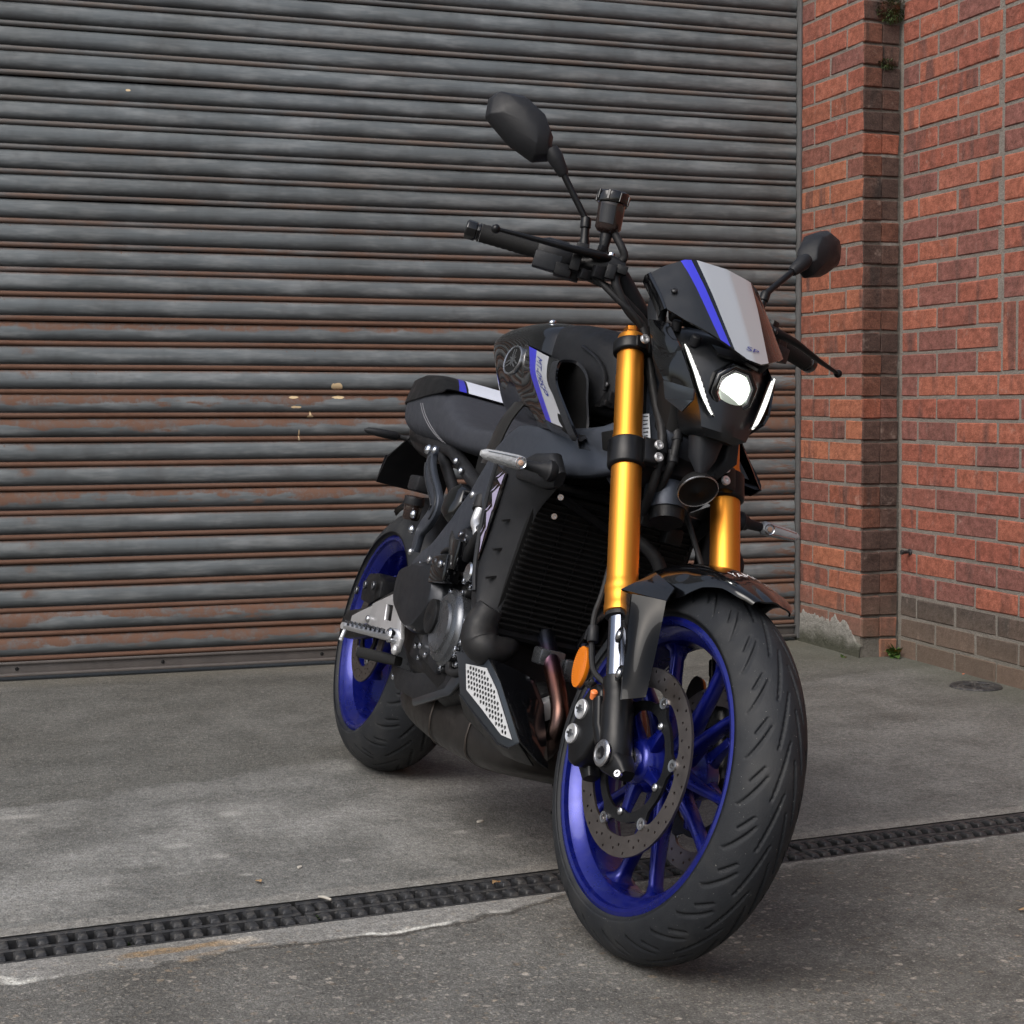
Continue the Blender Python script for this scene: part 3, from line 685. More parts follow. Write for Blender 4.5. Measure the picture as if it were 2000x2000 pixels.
simple('bulb_pale', (.55, .36, .26), .3)
simple('bleed_orange', (.85, .22, .06), .4)
simple('muffler_metal', (.030, .027, .025), .40, .6, var=.45, dust=.15)
simple('panel_sky_grey', (.018, .023, .030), .28, .1, .5, .12)  # blue-grey base: sky reflection on belly panel and cheek fin painted in
simple('case_metal', (.022, .024, .029), .36, .5, var=.2, dust=.04)
simple('mesh_silver', (.62, .63, .64), .4, .3)
simple('muffler_burnt', (.065, .054, .047), .38, .8, var=.3)
simple('lamp_white', (1, 1, .96), .2, em=14, emc=(1, .99, .93))
simple('drl_white', (.80, .83, .80), .2, em=.75, emc=(1, 1, .93), bump=(420, .003, 1.0))
simple('chin_grey', (.010, .011, .0125), .34, 0, .2, .2, var=.15)
def mat_special():
    n = NT('tyre_rubber'); c = n.coords('Object'); b = n.mix(n.noise(c, 45, 3, .7), (.0065, .0075, .0098), (.017, .0190, .0225)); b = n.mix(n.math('MULTIPLY', n.ramp(n.noise(c, 9, 3, .65), .45, .7), .55), b, (.034, .034, .034))
    b = n.mix(n.ramp(n.noise(c, 330, 2, .6), .72, .76), b, (.26, .25, .23))
    n.set(Base_Color=b, Roughness=.62, Specular_IOR_Level=.32); n.bump(n.noise(c, 420, 2, .7), .0008, .5); MATS['tyre_rubber'] = n.m
    n = NT('header_burnt'); c = n.coords('Object'); z = n.xyz(c)[2]; t = n.math('ADD', z, n.math('MULTIPLY', n.noise(c, 30, 2), .03))
    r = n.n('ShaderNodeValToRGB'); n.put(r.inputs[0], n.ramp(t, .24, .50, smooth=False)); e = r.color_ramp.elements
    e[0].position = 0; e[0].color = (.04, .03, .028, 1); e[1].position = 1; e[1].color = (.06, .06, .065, 1)
    for p_, c_ in ((.30, (.07, .045, .04, 1)), (.46, (.13, .07, .055, 1)), (.60, (.30, .13, .10, 1)), (.70, (.20, .11, .17, 1)), (.80, (.13, .15, .24, 1)), (.90, (.14, .15, .17, 1))):
        x = e.new(p_); x.color = c_
    n.set(Base_Color=r.outputs[0], Metallic=1.0, Roughness=.27); MATS['header_burnt'] = n.m
    n = NT('clear_lens'); n.set(Base_Color=(.9, .92, .92, 1), Roughness=.05, Transmission_Weight=.85, IOR=1.45); MATS['clear_lens'] = n.m
    n = NT('prism_lens'); c = n.coords('Object'); w_ = n.voro(c, 230); n.set(Base_Color=(.40, .41, .42, 1), Roughness=.15, Metallic=.1, Specular_IOR_Level=.6); n.bump(w_['Distance'], .0012, .6); MATS['prism_lens'] = n.m
    n = NT('reservoir_plastic'); n.set(Base_Color=(.022, .013, .011, 1), Roughness=.14, Coat_Weight=.5); MATS['reservoir_plastic'] = n.m
    n = NT('carbon_look'); c = n.coords('Object'); x, y, z = n.xyz(c); wv = n.math('SINE', n.math('MULTIPLY', n.math('ADD', x, z), 900)); n.set(Base_Color=n.mix(n.ramp(wv, -.4, .4), (.006, .006, .006), (.020, .018, .017)), Roughness=.3, Coat_Weight=.5); MATS['carbon_look'] = n.m
mat_special()
# ------------------------------------------------------------------ small hardware
def bolt_mesh(name, r, h, mat, head='socket'):
    m = MB()
    if head == 'socket': m.lathe([(r * .98, 0), (r, h * .8), (r * .9, h), (r * .52, h), (r * .46, h * .45), (0, h * .45)], (0, 0, 0), (0, 0, 1), 14)
    else: m.lathe([(r, 0), (r, h * .3), (r * .86, h * .68), (r * .55, h * .93), (r * .3, h), (r * .26, h * .7), (0, h * .7)], (0, 0, 0), (0, 0, 1), 14)
    return m.data(name, mat, smooth=40)
BM = {}
def bolt(parent, pos, axis, r=.005, h=.004, mat='steel', st=False, head='socket', name='bolt'):
    key = (round(r, 4), round(h, 4), mat, head)
    if key not in BM: BM[key] = bolt_mesh('bolt', r, h, mat, head)
    pos = np.array(pos, float); ax = np.array(axis, float); ax /= np.linalg.norm(ax)
    if st: pos = ST(pos); ax = SR @ ax
    o = link(name, BM[key], parent, Vector(pos)); o.rotation_euler = Vector(ax).to_track_quat('Z', 'Y').to_euler(); return o
def beam(m, spine, hh, th, n=16, p=4, flatten=True, ysh=None):
    """swept rounded-rectangle: spine points (x,y,z), hh half height in the plane of the sweep, th half thickness along y"""
    P = [np.array(q, float) for q in spine]; k = len(P); H = lerp_list(hh, k) if isinstance(hh, (list, tuple)) else [hh] * k; T = lerp_list(th, k) if isinstance(th, (list, tuple)) else [th] * k; rings = []
    for i in range(k):
        t = P[min(i + 1, k - 1)] - P[max(i - 1, 0)]; t /= np.linalg.norm(t); yv = np.array([0, 1., 0]); yv = yv - t * np.dot(yv, t); yv /= np.linalg.norm(yv); nv = np.cross(t, yv); ring = []
        for a in np.linspace(0, 2 * math.pi, n, endpoint=False):
            c, s_ = math.cos(a), math.sin(a); c = math.copysign(abs(c) ** (2 / p), c); s_ = math.copysign(abs(s_) ** (2 / p), s_); ring.append(P[i] + nv * H[i] * c + yv * T[i] * s_)
        rings.append(ring)
    return m.loft(rings)
def text2d(s, size, shear=0.0):
    cu = bpy.data.curves.new('lettering', 'FONT'); cu.body = s; cu.size = size; cu.shear = shear; cu.resolution_u = 3
    o = bpy.data.objects.new('lettering', cu); COL.objects.link(o); bpy.context.view_layer.update(); dg = bpy.context.evaluated_depsgraph_get()
    me = bpy.data.meshes.new_from_object(o.evaluated_get(dg)); vs = [tuple(v.co[:2]) for v in me.vertices]; fs = [tuple(p.vertices) for p in me.polygons]
    bpy.data.objects.remove(o); bpy.data.curves.remove(cu); bpy.data.meshes.remove(me); return np.array(vs), fs

# ================================================================== WHEELS
def tyre(name, c, Rr, W, bead, rim_r, drop, st, parent, per=25):
    nu, nc = 900, 64; hw = W / 2; a = np.linspace(-1, 1, nc)
    yc = a * hw * .99; rc = Rr - drop * (1 - np.sqrt(1 - (.955 * a) ** 2)) / (1 - math.sqrt(1 - .955 ** 2))
    side_y = np.array([hw * 1.0, hw * .995, hw * .97, bead + .004, bead, bead - .004]); r0 = Rr - drop; side_r = np.array([r0 - .006, r0 - .5 * (r0 - rim_r) * .55, rim_r + .010, rim_r + .0035, rim_r + .001, rim_r - .010])
    Y = np.concatenate([-side_y[::-1], yc, side_y]); RR = np.concatenate([side_r[::-1], rc, side_r]); A = np.concatenate([np.full(6, -2.), a, np.full(6, 2.)])
    th = np.linspace(0, 2 * math.pi, nu, endpoint=False); P = 2 * math.pi * Rr / per
    S_ = (th * Rr)[:, None] + 0 * Y[None]; D = np.zeros_like(S_); lat = np.abs(A)[None] * hw * 1.22
    def seg(a0, s0, a1, s1, wdt, side):
        nonlocal D
        x0, x1 = a0 * hw * 1.22, a1 * hw * 1.22; dx, ds = x1 - x0, s1 - s0; L2 = dx * dx + ds * ds
        msk = (np.sign(A) == side)[None] & (np.abs(A) < 1.01)[None]
        sl = np.mod(S_ - s0 + P * .35 * (side > 0) + P, P * 1.0)
        for off in (0, -P, P):
            q = np.clip(((lat - x0) * dx + (sl + off) * ds) / L2, 0, 1); d = np.sqrt((lat - x0 - q * dx) ** 2 + (sl + off - q * ds) ** 2); wv = wdt * np.sin(np.pi * np.clip(q * .86 + .09, 0, 1)) ** .6
            D = np.maximum(D, np.where(msk, np.clip(1.35 - d / wv, 0, 1), 0))
    for sd in (-1, 1):
        seg(.88, .000, .50, .054, .0019, sd); seg(.80, .0385, .58, .066, .0018, sd); seg(.36, .018, .08, .108, .0023, sd)
    RG = RR[None] - np.clip(D, 0, 1) * .0058 * (np.abs(A) < 1.01)[None]
    G = np.stack([c[0] + RG * np.cos(th)[:, None], np.broadcast_to(Y[None], RG.shape), c[2] + RG * np.sin(th)[:, None]], -1)
    m = MB(); m.recalc = False
    if st: G = A0 + (G - A0) @ SR.T
    n2 = len(Y); idx = np.arange(nu * n2).reshape(nu, n2); i2 = np.roll(idx, -1, 0); q = np.stack([idx[:, :-1], idx[:, 1:], i2[:, 1:], i2[:, :-1]], -1).reshape(-1, 4)
    me = bpy.data.meshes.new(name); me.from_pydata(G.reshape(-1, 3).tolist(), [], q.tolist()); me.materials.append(MATS['tyre_rubber']); me.shade_smooth()
    return link(name, me, parent)
def wheel(c, hw, st, front):
    mk = SMB if st else MB; c = np.array(c); L = .232; s = hw
    m = mk(); m.lathe([(L + .003, -s), (L + .003, -s - .003), (L - .003, -s - .005), (L - .0085, -s - .0035), (L - .011, -s + .004), (L - .020, -s + .010), (L - .029, -s + .022), (L - .032, -s * .3), (L - .032, s * .3), (L - .029, s - .022), (L - .020, s - .010), (L - .011, s - .004), (L - .0085, s + .0035), (L - .003, s + .005), (L + .003, s + .003), (L + .003, s), (L - .012, s - .008), (L - .022, 0), (L - .012, -s + .008)], c, (0, 1, 0), 120, closed=True)
    rim = m.build('front_wheel' if front else 'rear_wheel', 'wheel_blue', bike, smooth=24)
    for k in range(5):
        for sg in (-1, 1):
            m = mk(); ph = R(72 * k + 36 + 18); rings = []
            for (r, da, wd, tk) in ((.034, 15, .012, .022), (.060, 13.0, .0095, .019), (.10, 12.5, .0075, .015), (.15, 13.5, .0066, .0125), (.180, 14.6, .0070, .012), (.193, 15.4, .0105, .015), (.2015, 16.0, .022, .024)):
                a = ph + sg * R(da); u = np.array([math.cos(a), 0, math.sin(a)]); t = np.array([-math.sin(a), 0, math.cos(a)]); cc = c + u * r; ring = []
                for b in np.linspace(0, 2 * math.pi, 12, endpoint=False):
                    cb, sb = math.cos(b), math.sin(b); cb = math.copysign(abs(cb) ** .55, cb); sb = math.copysign(abs(sb) ** .55, sb); ring.append(cc + t * wd * cb + np.array([0, 1., 0]) * tk * sb)
                rings.append(ring)
            m.loft(rings, caps=False); m.build('spoke', 'wheel_blue', rim, smooth=60)
    m = mk(); m.lathe([(.020, -.074), (.030, -.073), (.036, -.068), (.038, -.055), (.044, -.045), (.044, -.036), (.038, -.026), (.040, 0), (.038, .026), (.044, .036), (.044, .045), (.038, .055), (.036, .068), (.030, .073), (.020, .074)], c, (0, 1, 0), 40); m.build('hub', 'wheel_blue', rim, smooth=45)
    return rim
FA = np.array([1.43, 0, .30]); RA = np.array([0, 0, .315])
fw = wheel(FA, .0530, True, True); tyre('tyre', FA, .30, .122, .0530, .2325, .054, True, fw)
rw = wheel(RA, .0785, False, False); tyre('tyre', RA, .315, .184, .0785, .2325, .070, False, rw, per=24)
def brake_disc(c, y, ro, ri, st, parent, nb=6, sgn=-1, na=5):
    mk = SMB if st else MB; N = 96
    out = [(ro * math.cos(t), ro * math.sin(t)) for t in np.linspace(0, 2 * math.pi, N, endpoint=False)]
    def rin(t): return ri - .010 * max(0, math.cos(nb * (t - .15))) ** 6
    inn = [(rin(t) * math.cos(t), rin(t) * math.sin(t)) for t in np.linspace(0, 2 * math.pi, N, endpoint=False)]
    holes = [inn]
    for k in range(60):
        t = 2 * math.pi * (k + .5) / 60; r = ri + (ro - ri) * (.24, .62, .40, .80)[k % 4]
        holes.append([(r * math.cos(t) + .0025 * math.cos(q), r * math.sin(t) + .0025 * math.sin(q)) for q in np.linspace(0, 2 * math.pi, 6, endpoint=False)])
    m = mk(); m.prism(out, (c[0], y, c[2]), (1, 0, 0), (0, 0, 1), -.0022, .0022, holes); d = m.build('brake_disc', 'disc_steel', parent, smooth=30)
    oc = [((ri - .021 + .015 * max(0, math.cos(nb * (t - .15))) ** 3) * math.cos(t), (ri - .021 + .015 * max(0, math.cos(nb * (t - .15))) ** 3) * math.sin(t)) for t in np.linspace(0, 2 * math.pi, N, endpoint=False)]
    ic = [((ri - .036 - .006 * max(0, math.cos(na * (t - .95))) ** 3) * math.cos(t), (ri - .036 - .006 * max(0, math.cos(na * (t - .95))) ** 3) * math.sin(t)) for t in np.linspace(0, 2 * math.pi, N, endpoint=False)]
    m = mk(); m.prism(oc, (c[0], y - sgn * .001, c[2]), (1, 0, 0), (0, 0, 1), -.0028, .0028, [ic]); m.build('disc_carrier', 'engine_black', parent, smooth=30)
    for k in range(nb):
        t = .15 + 2 * math.pi * k / nb; r = ri - .0095; p = np.array([c[0] + r * math.cos(t), y + sgn * .001, c[2] + r * math.sin(t)])
        m = mk(); m.lathe([(0, .0008), (.0044, .0008), (.0048, .0042), (.0092, .0044), (.0098, .003), (.0098, -.001)], p, (0, sgn, 0), 18); m.build('disc_bobbin', 'steel', parent)
    return d
for sg in (-1, 1):
    brake_disc(FA, sg * .068, .149, .117, True, fw, 6, sg)
    for k in range(5):   # blue carrier arms with bolts on the hub
        t = .95 + 2 * math.pi * k / 5; u = np.array([math.cos(t), 0, math.sin(t)]); tv = np.array([-math.sin(t), 0, math.cos(t)]); m = SMB(); rings = []
        for r, wd, ty, tk in ((.030, .013, .056, .010), (.055, .0085, .058, .008), (.074, .0075, .060, .006), (.086, .0085, .061, .0045)):
            cc = FA + u * r + np.array([0, sg * ty, 0]); rings.append([cc + tv * wd * a + np.array([0, b * tk, 0]) for a, b in ((-1, -1), (1, -1), (1, 1), (-1, 1))])
        m.loft(rings); m.build('hub_arm', 'wheel_blue', fw, bevel=.002, smooth=40)
        bolt(fw, FA + u * .080 + np.array([0, sg * .0705, 0]), (0, sg, 0), .0068, .004, 'steel', True, 'dome')
brake_disc(RA, -.088, .122, .085, False, rw, 5, -1)

# ================================================================== FORK
def lg(t, f, y): return FA + AX * t + FP * f + np.array([0, y, 0])
for sg in (-1, 1):
    y = sg * .105
    m = SMB(); m.lathe([(.0255, .236), (.0288, .238), (.0288, .250), (.0280, .2515), (.0280, .272), (.0288, .2735), (.0288, .284), (.0270, .290), (.0262, .296), (.0262, .500), (.0262, .560), (.0248, .566), (.0248, .680), (.0240, .684), (.0240, .757), (.0225, .760), (.012, .761)], lg(0, 0, y), AX, 48)
    leg = m.build('fork_leg', 'fork_gold', bike, smooth=40)
    m = SMB(); m.lathe([(.0215, .228), (.0262, .230), (.0262, .2365), (.020, .2368)], lg(0, 0, y), AX, 40); m.build('dust_seal', 'matte_black', leg, smooth=40)
    m = SMB(); m.lathe([(.0205, .08), (.0205, .232)], lg(0, 0, y), AX, 40); m.build('stanchion', 'stanchion_steel', leg, smooth=40)
    m = SMB(); m.lathe([(.0165, .760), (.0165, .766), (.0145, .767), (.0145, .7765), (.0125, .778), (.007, .778), (.006, .774), (0, .774)], lg(0, 0, y), AX, 6); m.build('fork_cap', 'cap_orange', leg, bevel=.001, smooth=30)
    m = SMB(); m.lathe([(.0225, .128), (.0250, .126), (.0252, .110), (.0236, .104), (.0236, .090), (.0258, .082), (.0258, .045), (.0262, .02), (.0262, -.012), (.018, -.022), (.0, -.022)], lg(0, 0, y), AX, 36)
    cast = m.build('fork_foot', 'satin_black', leg, smooth=40)
    m = SMB(); beam(m, [FA + np.array([-.030, y + sg * .002, -.002]), FA + np.array([0, y, -.004]), FA + np.array([.030, y - sg * .002, -.016]), FA + np.array([.042, y - sg * .002, -.022])], [.018, .026, .017, .010], [.020, .0235, .017, .012], p=3.5); m.build('axle_clamp', 'satin_black', leg, smooth=50)
    m = SMB(); m.lathe([(.020, 0), (.0215, .004), (.019, .0065), (.0155, .0068), (.0150, .0060), (.0105, .0060), (.0095, -.004), (0, -.004)], FA + np.array([0, sg * .128, 0]), (0, sg, 0), 30); m.build('axle_nut', 'steel', leg, smooth=40)
    m = SMB(); m.lathe([(.019, 0), (.0205, .001), (.0205, .008), (.018, .009)], FA + np.array([0, sg * .073, 0]), (0, sg, 0), 30); m.build('wheel_spacer', 'steel', leg, smooth=40)
    bolt(leg, FA + np.array([.040, sg * .116, -.022]), (.45, sg * .8, .2), .0060, .008, 'steel', True)
# triple clamps
def clamp(t0, t1, ro, name, bolts, wide):
    m = SMB(); tm = (t0 + t1) / 2; h = (t1 - t0) / 2
    for sg in (-1, 1): m.lathe([(ro - .005, t0), (ro, t0 + .003), (ro, t1 - .003), (ro - .005, t1)], lg(0, 0, sg * .105), AX, 40)
    m.prism([(-.085, -.052), (.085, -.052), (.098, -.020), (.098, .012), (.080, .024), (-.080, .024), (-.098, .012), (-.098, -.020)], lg(tm, 0, 0), (0, 1, 0), FP, -h * .8, h * .8)
    o = m.build(name, 'satin_black', bike, bevel=.002, smooth=40)
    for sg in (-1, 1):
        m = SMB(); beam(m, [lg(tm, ro - .004, sg * (.105 - wide * .35)), lg(tm, ro + .002, sg * (.105 - wide))], [h * .92, h * .92], [.012, .010], p=5); m.build('clamp_ear', 'satin_black', o, bevel=.001)
        for k in range(bolts):
            dt = 0 if bolts == 1 else (-.0115 if k else .0115)
            bolt(o, lg(tm + dt, ro + .009, sg * (.105 - wide)), FP, .0085, .006, 'aluminium', True)
    return o
clamp(.500, .552, .0335, 'lower_fork_clamp', 2, .034); clamp(.722, .748, .0315, 'upper_fork_clamp', 1, -.0)
m = SMB(); m.lathe([(.03, .44), (.034, .47), (.034, .74), (.024, .76), (.012, .775), (0, .776)], lg(0, -.029, 0), AX, 28); m.build('steering_stem', 'engine_black', bike)

# ================================================================== FRONT FENDER
def fender_grid():
    th = np.linspace(63, 152, 49); G = []
    re = np.interp(th, [56, 64, 72, 80, 88, 98, 115, 130, 152], [.317, .316, .310, .293, .264, .250, .256, .275, .300]); wd = np.interp(th, [56, 63, 67, 75, 88, 100, 120, 152], [.030, .034, .052, .063, .074, .084, .082, .068]); rc = np.interp(th, [56, 62, 80, 110, 152], [.319, .325, .326, .326, .322])
    for i, t in enumerate(th):
        row = []
        for u in np.linspace(-1, 1, 33):
            ph = abs(u) * math.pi / 2; y = wd[i] * math.copysign(math.sin(ph) ** .85, u); r = re[i] + (rc[i] - re[i]) * math.cos(ph) ** .62 + .0035 * math.exp(-(u / .16) ** 2)
            row.append((FA[0] + r * math.cos(R(t)), y, FA[2] + r * math.sin(R(t))))
        G.append(row)
    return G
m = SMB(); m.sheet(fender_grid(), .003); fend = m.build('front_fender', 'gloss_black', bike, smooth=50)
for sg in (-1, 1):
    q = lambda x, y, z: (x, sg * y, z)
    # outer face and folded back strip of the fork stay
    def quadgrid(a, b, c, d, n=8, bulge=.004):
        G = []
        for i in range(n):
            u = i / (n - 1); row = []
            for j in range(n):
                v = j / (n - 1); p = (1 - u) * (1 - v) * np.array(a) + u * (1 - v) * np.array(b) + u * v * np.array(c) + (1 - u) * v * np.array(d); p = p + np.array([.3, sg * 1.0, 0]) * bulge * math.sin(math.pi * u) * math.sin(math.pi * v); row.append(p)
            G.append(row)
        return G
    m = SMB(); m.sheet(quadgrid(q(1.392, .132, .549), q(1.440, .098, .553), q(1.472, .108, .402), q(1.449, .134, .388), bulge=.009, n=14), .003); m.build('fork_guard', 'guard_black', fend, smooth=50)
    m = SMB(); m.sheet(quadgrid(q(1.336, .119, .551), q(1.392, .132, .549), q(1.449, .134, .388), q(1.436, .124, .387), bulge=0), .003); m.build('guard_flange', 'gloss_black', fend, smooth=50)
    m = SMB(); m.sheet(quadgrid(q(1.338, .121, .551), q(1.368, .085, .592), q(1.436, .086, .575), q(1.440, .097, .553), bulge=.002), .003); m.build('guard_shoulder', 'gloss_black', fend, smooth=50)
    for (x, z) in ((1.386, .482), (1.417, .425)):
        m = SMB(); m.lathe([(.0135, .0), (.0135, .0022), (.011, .0035), (.010, .001), (0, .001)], q(x, .1305, z), (-.22, sg, .05), 20); m.build('bolt_recess', 'gloss_black', fend)
        bolt(fend, q(x, .1315, z), (-.22, sg, .05), .0080, .0055, 'steel', True, 'dome')
# maker's name on the fender crown
def fender_pt(th, y, off=.0042):
    wd = np.interp(th, [56, 63, 67, 75, 88, 100, 120, 152], [.030, .034, .052, .063, .074, .084, .082, .068]); re = np.interp(th, [56, 64, 72, 80, 88, 98, 115, 130, 152], [.317, .316, .310, .293, .264, .250, .256, .275, .300]); rc = np.interp(th, [56, 62, 80, 110, 152], [.319, .325, .326, .326, .322])
    ph = math.asin(min(.999, abs(y) / wd) ** (1 / .85)); r = re + (rc - re) * math.cos(ph) ** .62 + .0035 * math.exp(-((ph / (math.pi / 2)) / .16) ** 2) + off
    return (FA[0] + r * math.cos(R(th)), y, FA[2] + r * math.sin(R(th)))
tv, tf = text2d('YAMAHA', .022); m = SMB(); m.recalc = False
m.add([fender_pt(76.5 + b * 1.15 / .33 * 57.3, -.037 + a * .86) for a, b in tv], tf); m.build('lettering', 'ink_white', fend, smooth=0)
# ------------------------------------------------------------------ caliper, reflector, hoses at the wheel
for sg in (-1, 1):
    out = [(-.105, .088), (-.090, .098), (-.068, .092), (-.055, .060), (-.052, .012), (-.066, -.020), (-.092, -.040), (-.112, -.036), (-.126, -.010), (-.128, .020), (-.122, .060)]
    m = SMB(); m.prism(out, FA + np.array([0, sg * .090, 0]), (1, 0, 0), (0, 0, 1), -.032, .032); cal = m.build('brake_caliper', 'satin_black', bike, bevel=.006, seg=3, smooth=40)
    for (x, z) in ((-.112, .050), (-.120, .008)):
        m = SMB(); m.lathe([(.0165, -.002), (.0165, .003), (.015, .0045), (.0135, .0038), (.0, .0038)], FA + np.array([x + .004, sg * .1225, z]), (0, sg, 0), 24); pc = m.build('piston_cap', 'aluminium', cal, smooth=40)
        m = SMB(); m.box(FA + np.array([x + .004, sg * .128, z]), (.017, .003, .004)); m.box(FA + np.array([x + .004, sg * .128, z]), (.004, .003, .013)); m.build('cap_slot', 'engine_grey', cal)
    m = SMB(); beam(m, [FA + np.array([-.075, sg * .118, .075]), FA + np.array([-.05, sg * .118, .035]), FA + np.array([-.03, sg * .115, .012])], [.012, .010, .012], [.008, .010, .012], p=3); m.build('caliper_bracket', 'satin_black', cal, smooth=50)
    m = SMB(); m.lathe([(.0045, 0), (.006, .002), (.006, .014), (.004, .016), (0, .016)], FA + np.array([-.084, sg * .122, .072]), (.35, sg * .3, .7), 14); m.build('bleed_cap', 'bleed_orange', cal)
    m = SMB(); beam(m, [FA + np.array([-.1, sg * .085, -.03]), FA + np.array([-.085, sg * .085, -.052])], [.018, .012], [.016, .012]); m.build('caliper_foot', 'satin_black', cal, smooth=50)
    bolt(cal, FA + np.array([-.098, sg * .124, .096]), (-.2, sg, .3), .007, .006, 'bolt_black', True)
    # amber reflector
    rp = FA + np.array([-.155, sg * .118, .113]); el = [(.0205 * math.cos(t), .0345 * math.sin(t)) for t in np.linspace(0, 2 * math.pi, 36, endpoint=False)]
    m = SMB(); m.prism(el, rp, (.97, sg * .0, .10), (-.10, 0, .97), -.004 if sg > 0 else -.004, .004); rf = m.build('side_reflector', 'amber', bike, bevel=.0015, smooth=40)
    m = SMB()
    for k in range(-8, 9):
        zz = k * .0036; wx = .0190 * math.sqrt(max(0, 1 - (zz / .0345) ** 2)); m.box(rp + np.array([-zz * .1, sg * .0042, zz]), (wx * 2, .0012, .0016))
    m.build('reflector_ridges', 'amber', rf, smooth=0)
    m = SMB(); el2 = [(p[0] * 1.10, p[1] * 1.07) for p in el]; m.prism(el2, rp + np.array([0, -sg * .006, 0]), (.97, 0, .10), (-.10, 0, .97), -.0025, .0025); m.build('reflector_base', 'matte_black', rf)
    m = SMB(); m.tube(smoothpath([rp + np.array([.004, -sg * .008, -.02]), FA + np.array([-.12, sg * .105, .09])], 4), .007, 8); m.build('reflector_stay', 'matte_black', rf)
    # brake hose running up behind the leg
    pth = smoothpath([FA + np.array([-.095, sg * .10, .098]), lg(.16, -.058, sg * .118), lg(.235, -.050, sg * .125), lg(.285, -.036, sg * .118), lg(.40, -.045, sg * .085), lg(.50, -.05, sg * .05)], 8)
    m = SMB(); m.tube(pth, .0052, 10); hz = m.build('brake_hose', 'rubber_hose', bike)
    m = SMB(); m.lathe([(.0085, -.014), (.0095, -.012), (.0095, .012), (.0085, .014)], lg(.212, -.052, sg * .124), AX, 16); m.box(lg(.212, -.060, sg * .130), (.006, .005, .016)); m.build('hose_clip', 'matte_black', hz)
# ================================================================== HEADLIGHT UNIT
def hring(z, w, xc, xe, back, wb):
    pts = []
    for u in np.linspace(-1, 1, 13): pts.append((xe + (xc - xe) * (1 - abs(u) ** 1.7), w * u, z))
    pts += [(xe - back * .5, (w + wb) / 2, z), (xe - back, wb, z), (xe - back, 0, z), (xe - back, -wb, z), (xe - back * .5, -(w + wb) / 2, z)]
    return pts
m = SMB()
rows = [(1.020, .060, 1.250, 1.215, .05, .05), (1.008, .088, 1.272, 1.212, .06, .07), (.985, .098, 1.296, 1.238, .09, .085), (.962, .092, 1.309, 1.262, .10, .085), (.930, .077, 1.316, 1.286, .11, .075), (.900, .063, 1.321, 1.302, .11, .06), (.872, .054, 1.328, 1.314, .10, .05), (.850, .047, 1.330, 1.318, .09, .04), (.838, .030, 1.322, 1.312, .07, .03)]
m.loft([hring(*r) for r in rows]); hl = m.build('headlight', 'chin_grey', bike, bevel=0, smooth=40)
def hx(z, y):   # front surface of the headlight body
    zz = [r[0] for r in rows][::-1]; w = np.interp(z, zz, [r[1] for r in rows][::-1]); xc = np.interp(z, zz, [r[2] for r in rows][::-1]); xe = np.interp(z, zz, [r[3] for r in rows][::-1]); u = min(1, abs(y) / w)
    return xe + (xc - xe) * (1 - u ** 1.7)
def lamp_material(c):
    n = NT('lamp_white'); O = n.coords('Object'); x, y, z = n.xyz(O)
    dy = n.math('SUBTRACT', y, float(c[1])); dz = n.math('SUBTRACT', z, float(c[2])); r = n.math('SQRT', n.math('ADD', n.math('MULTIPLY', dy, dy), n.math('MULTIPLY', dz, dz)))
    core = n.math('MULTIPLY', n.ramp(r, .0285, .0215), n.ramp(n.math('ADD', dz, n.math('MULTIPLY', dy, .35)), -.0175, -.0125))
    e = n.math('ADD', n.math('MULTIPLY', core, 13.0), n.ramp(r, .030, .027, .55, .16))
    n.set(Base_Color=(.35, .37, .36, 1), Roughness=.08, Coat_Weight=1.0, Emission_Color=n.mix(core, (.80, .92, .74), (1, .99, .94)), Emission_Strength=e); return n.m
# projector: eight-sided bezel, bright lens
LC = np.array([1.312, -.003, .9265]); LA = np.array([.985, 0, -.17]); LA /= np.linalg.norm(LA)
m = SMB(); m.lathe([(.046, -.012), (.046, .006), (.041, .010), (.0365, .009), (.0345, -.002), (.0345, -.02)], LC, LA, 8, ref=(0, .38, .92)); m.build('lamp_bezel', 'gloss_black', hl, bevel=.002, smooth=25)
m = SMB(); m.lathe([(.0350, .004), (.0362, .0075), (.0352, .009), (.0315, .008), (.0315, .002)], LC, LA, 8, ref=(0, .38, .92), caps=False); m.build('lamp_ring', 'chrome', hl, smooth=50)
m = SMB(); m.lathe([(.0310, .003), (.0285, .0085), (.023, .0125), (.013, .0152), (0, .016)], LC, LA, 32, caps=False); m.build('lamp_lens', lamp_material(ST(LC)), hl, smooth=60)
# eyebrow over the lamp
m = SMB(); m.sheet([[(hx(z, y) + dx, y, z) for y in np.linspace(-.043, .043, 11)] for z, dx in ((.994, .003), (.985, .010), (.978, .016), (.974, .010))], .004); m.build('lamp_hood', 'satin_black', hl, smooth=50)
